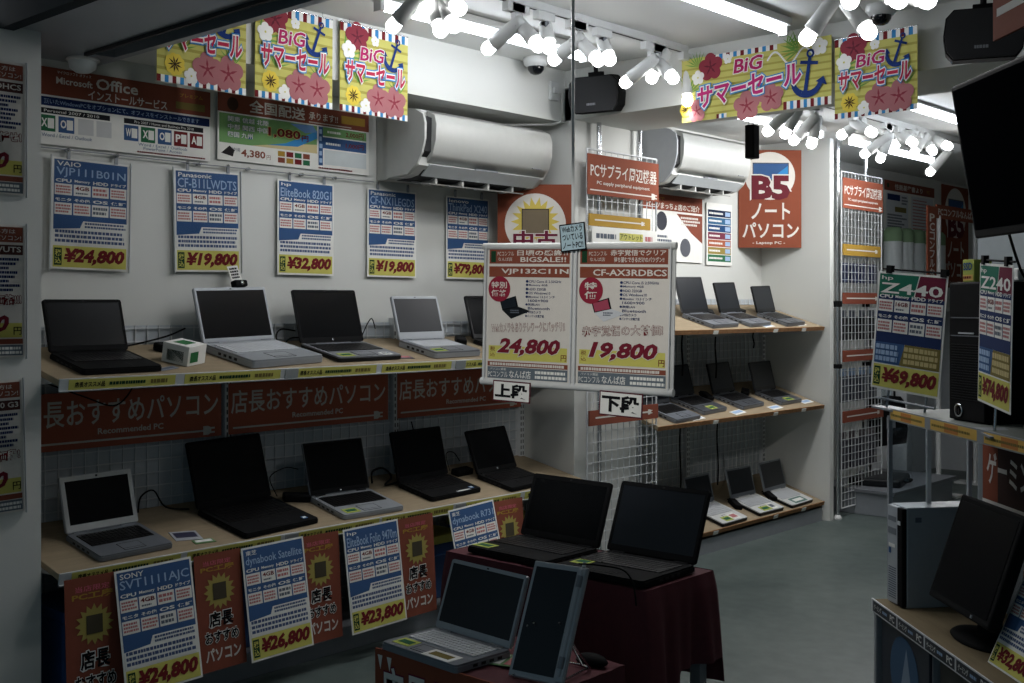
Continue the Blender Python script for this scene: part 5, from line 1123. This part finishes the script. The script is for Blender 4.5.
MB().tube([(-.01, .22, 0), (-.01, .22, 2.05)], .018, PLASTW, 10).tube([(-.01, .94, 0), (-.01, .94, 2.05)], .018, PLASTW, 10).build('post', t); MB().box(-.15, .15, .15, .29, 0, .015, PLASTW).box(-.15, .15, .87, 1.01, 0, .015, PLASTW).build('foot_plate', t)
# rolls and packs on the far left wall
for i in range(5):
    c = thing('wrapped_roll', 'white wrapped roll with green top under the far chart, number %s from left' % ('one', 'two', 'three', 'four', 'five')[i], 'roll', loc=(.14, 8.62+.21*i, 1.37), group='wrapped rolls under the far chart')
    MB().lathe([(0, 0), (.07, 0), (.072, .02), (.072, .54), (.066, .56), (0, .56)], M('wrap_white', (196, 204, 204), .35), 16).build('wrapper', c); MB().lathe([(.0725, .52), (.0725, .60), (.05, .63), (0, .635)], M('wrap_green', (120, 150, 112), .5), 16).build('green_cap', c)
t = thing('storage_shelf', 'white shelf carrying the wrapped rolls at the far wall', 'shelf', loc=(.0, 8.5, 0))
MB().box(.0, .30, 0, 1.25, 1.345, 1.37, STEELW).build('shelf_board', t); MB().box(.0, .30, 0, .03, 0, 1.345, STEELW).box(0, .30, 1.22, 1.25, 0, 1.345, STEELW).box(0, .02, 0, 1.25, 0, 1.345, STEELW).build('side_panel', t)
t = thing('display_plinth', 'low grey plinth with dark cases below the far mesh panel', 'plinth', loc=(.14, 6.92, 0))
MB().box(.10, .62, .30, 1.30, 0, .15, STEELG, bev=.004).build('plinth_base', t); MB().box(.08, .64, .28, 1.32, .15, .17, PLASTG).build('plinth_top', t)
c = thing('black_case', 'black padded case lying on the far grey plinth', 'case', TR((.52, 7.55, .17), R(14)))
MB().box(-.17, .17, -.20, .20, 0, .055, BLKS, bev=.015).build('case_body', c); MB().tube([(.17, -.06, .03), (.205, -.05, .03), (.205, .05, .03), (.17, .06, .03)], .008, BLKP, 7).build('handle', c)
c = thing('hanging_bag', 'black shoulder bag hanging behind the far mesh panel', 'bag', TR((.42, 7.85, .40), R(80)))
mb = MB(); mb.slab([(-.19, 0), (.19, 0), (.21, .1), (.17, .30), (.12, .34), (-.12, .34), (-.17, .30), (-.21, .1)], -.05, .05, BLKP, Matrix(((1,0,0,0),(0,0,1,0),(0,1,0,0),(0,0,0,1)))); mb.build('bag_body', c); MB().tube([(-.12, 0, .33), (-.10, 0, .55), (0, 0, .72), (.10, 0, .55), (.12, 0, .33)], .008, BLKS, 7).build('strap', c); MB().box(-.05, .05, -.055, -.05, .12, .2, STEELG).build('tag', c)
t = thing('display_plinth', 'grey plinth with papers seen through the clear side of the angled rack', 'plinth', loc=(.9, 8.9, 0))
MB().box(0, .6, 0, 1.3, 0, .22, STEELG, bev=.004).build('plinth_base', t); MB().box(-.02, .62, -.02, 1.32, .22, .24, PLASTG).build('plinth_top', t)
laptop('dark laptop on the far plinth seen through the angled rack', TR((1.25, 9.4, .24), R(60)), .34, .24, .22, 112, BLKP)
# ------------------------------------------------------------------ camera, light, view
cam = bpy.data.cameras.new('camera'); co = bpy.data.objects.new('camera', cam); COL.objects.link(co); SC.camera = co
co.location = (3.98, 0, 1.38); co.rotation_euler = (R(90), 0, R(42.35)); cam.sensor_width = 36; cam.lens = 1150/1024*36; cam.shift_y = -34.5/1024; cam.clip_start = .05
wd = bpy.data.worlds.new('overcast_street'); SC.world = wd; wd.use_nodes = True
bg = wd.node_tree.nodes['Background']; bg.inputs['Color'].default_value = (.40, .62, .76, 1); bg.inputs['Strength'].default_value = .20
SC.view_settings.view_transform = 'Standard'; SC.view_settings.look = 'None'; SC.view_settings.gamma = 1; SC.view_settings.exposure = 0
SC.view_settings.use_curve_mapping = False
SC.cycles.max_bounces = 8; SC.cycles.transparent_max_bounces = 12
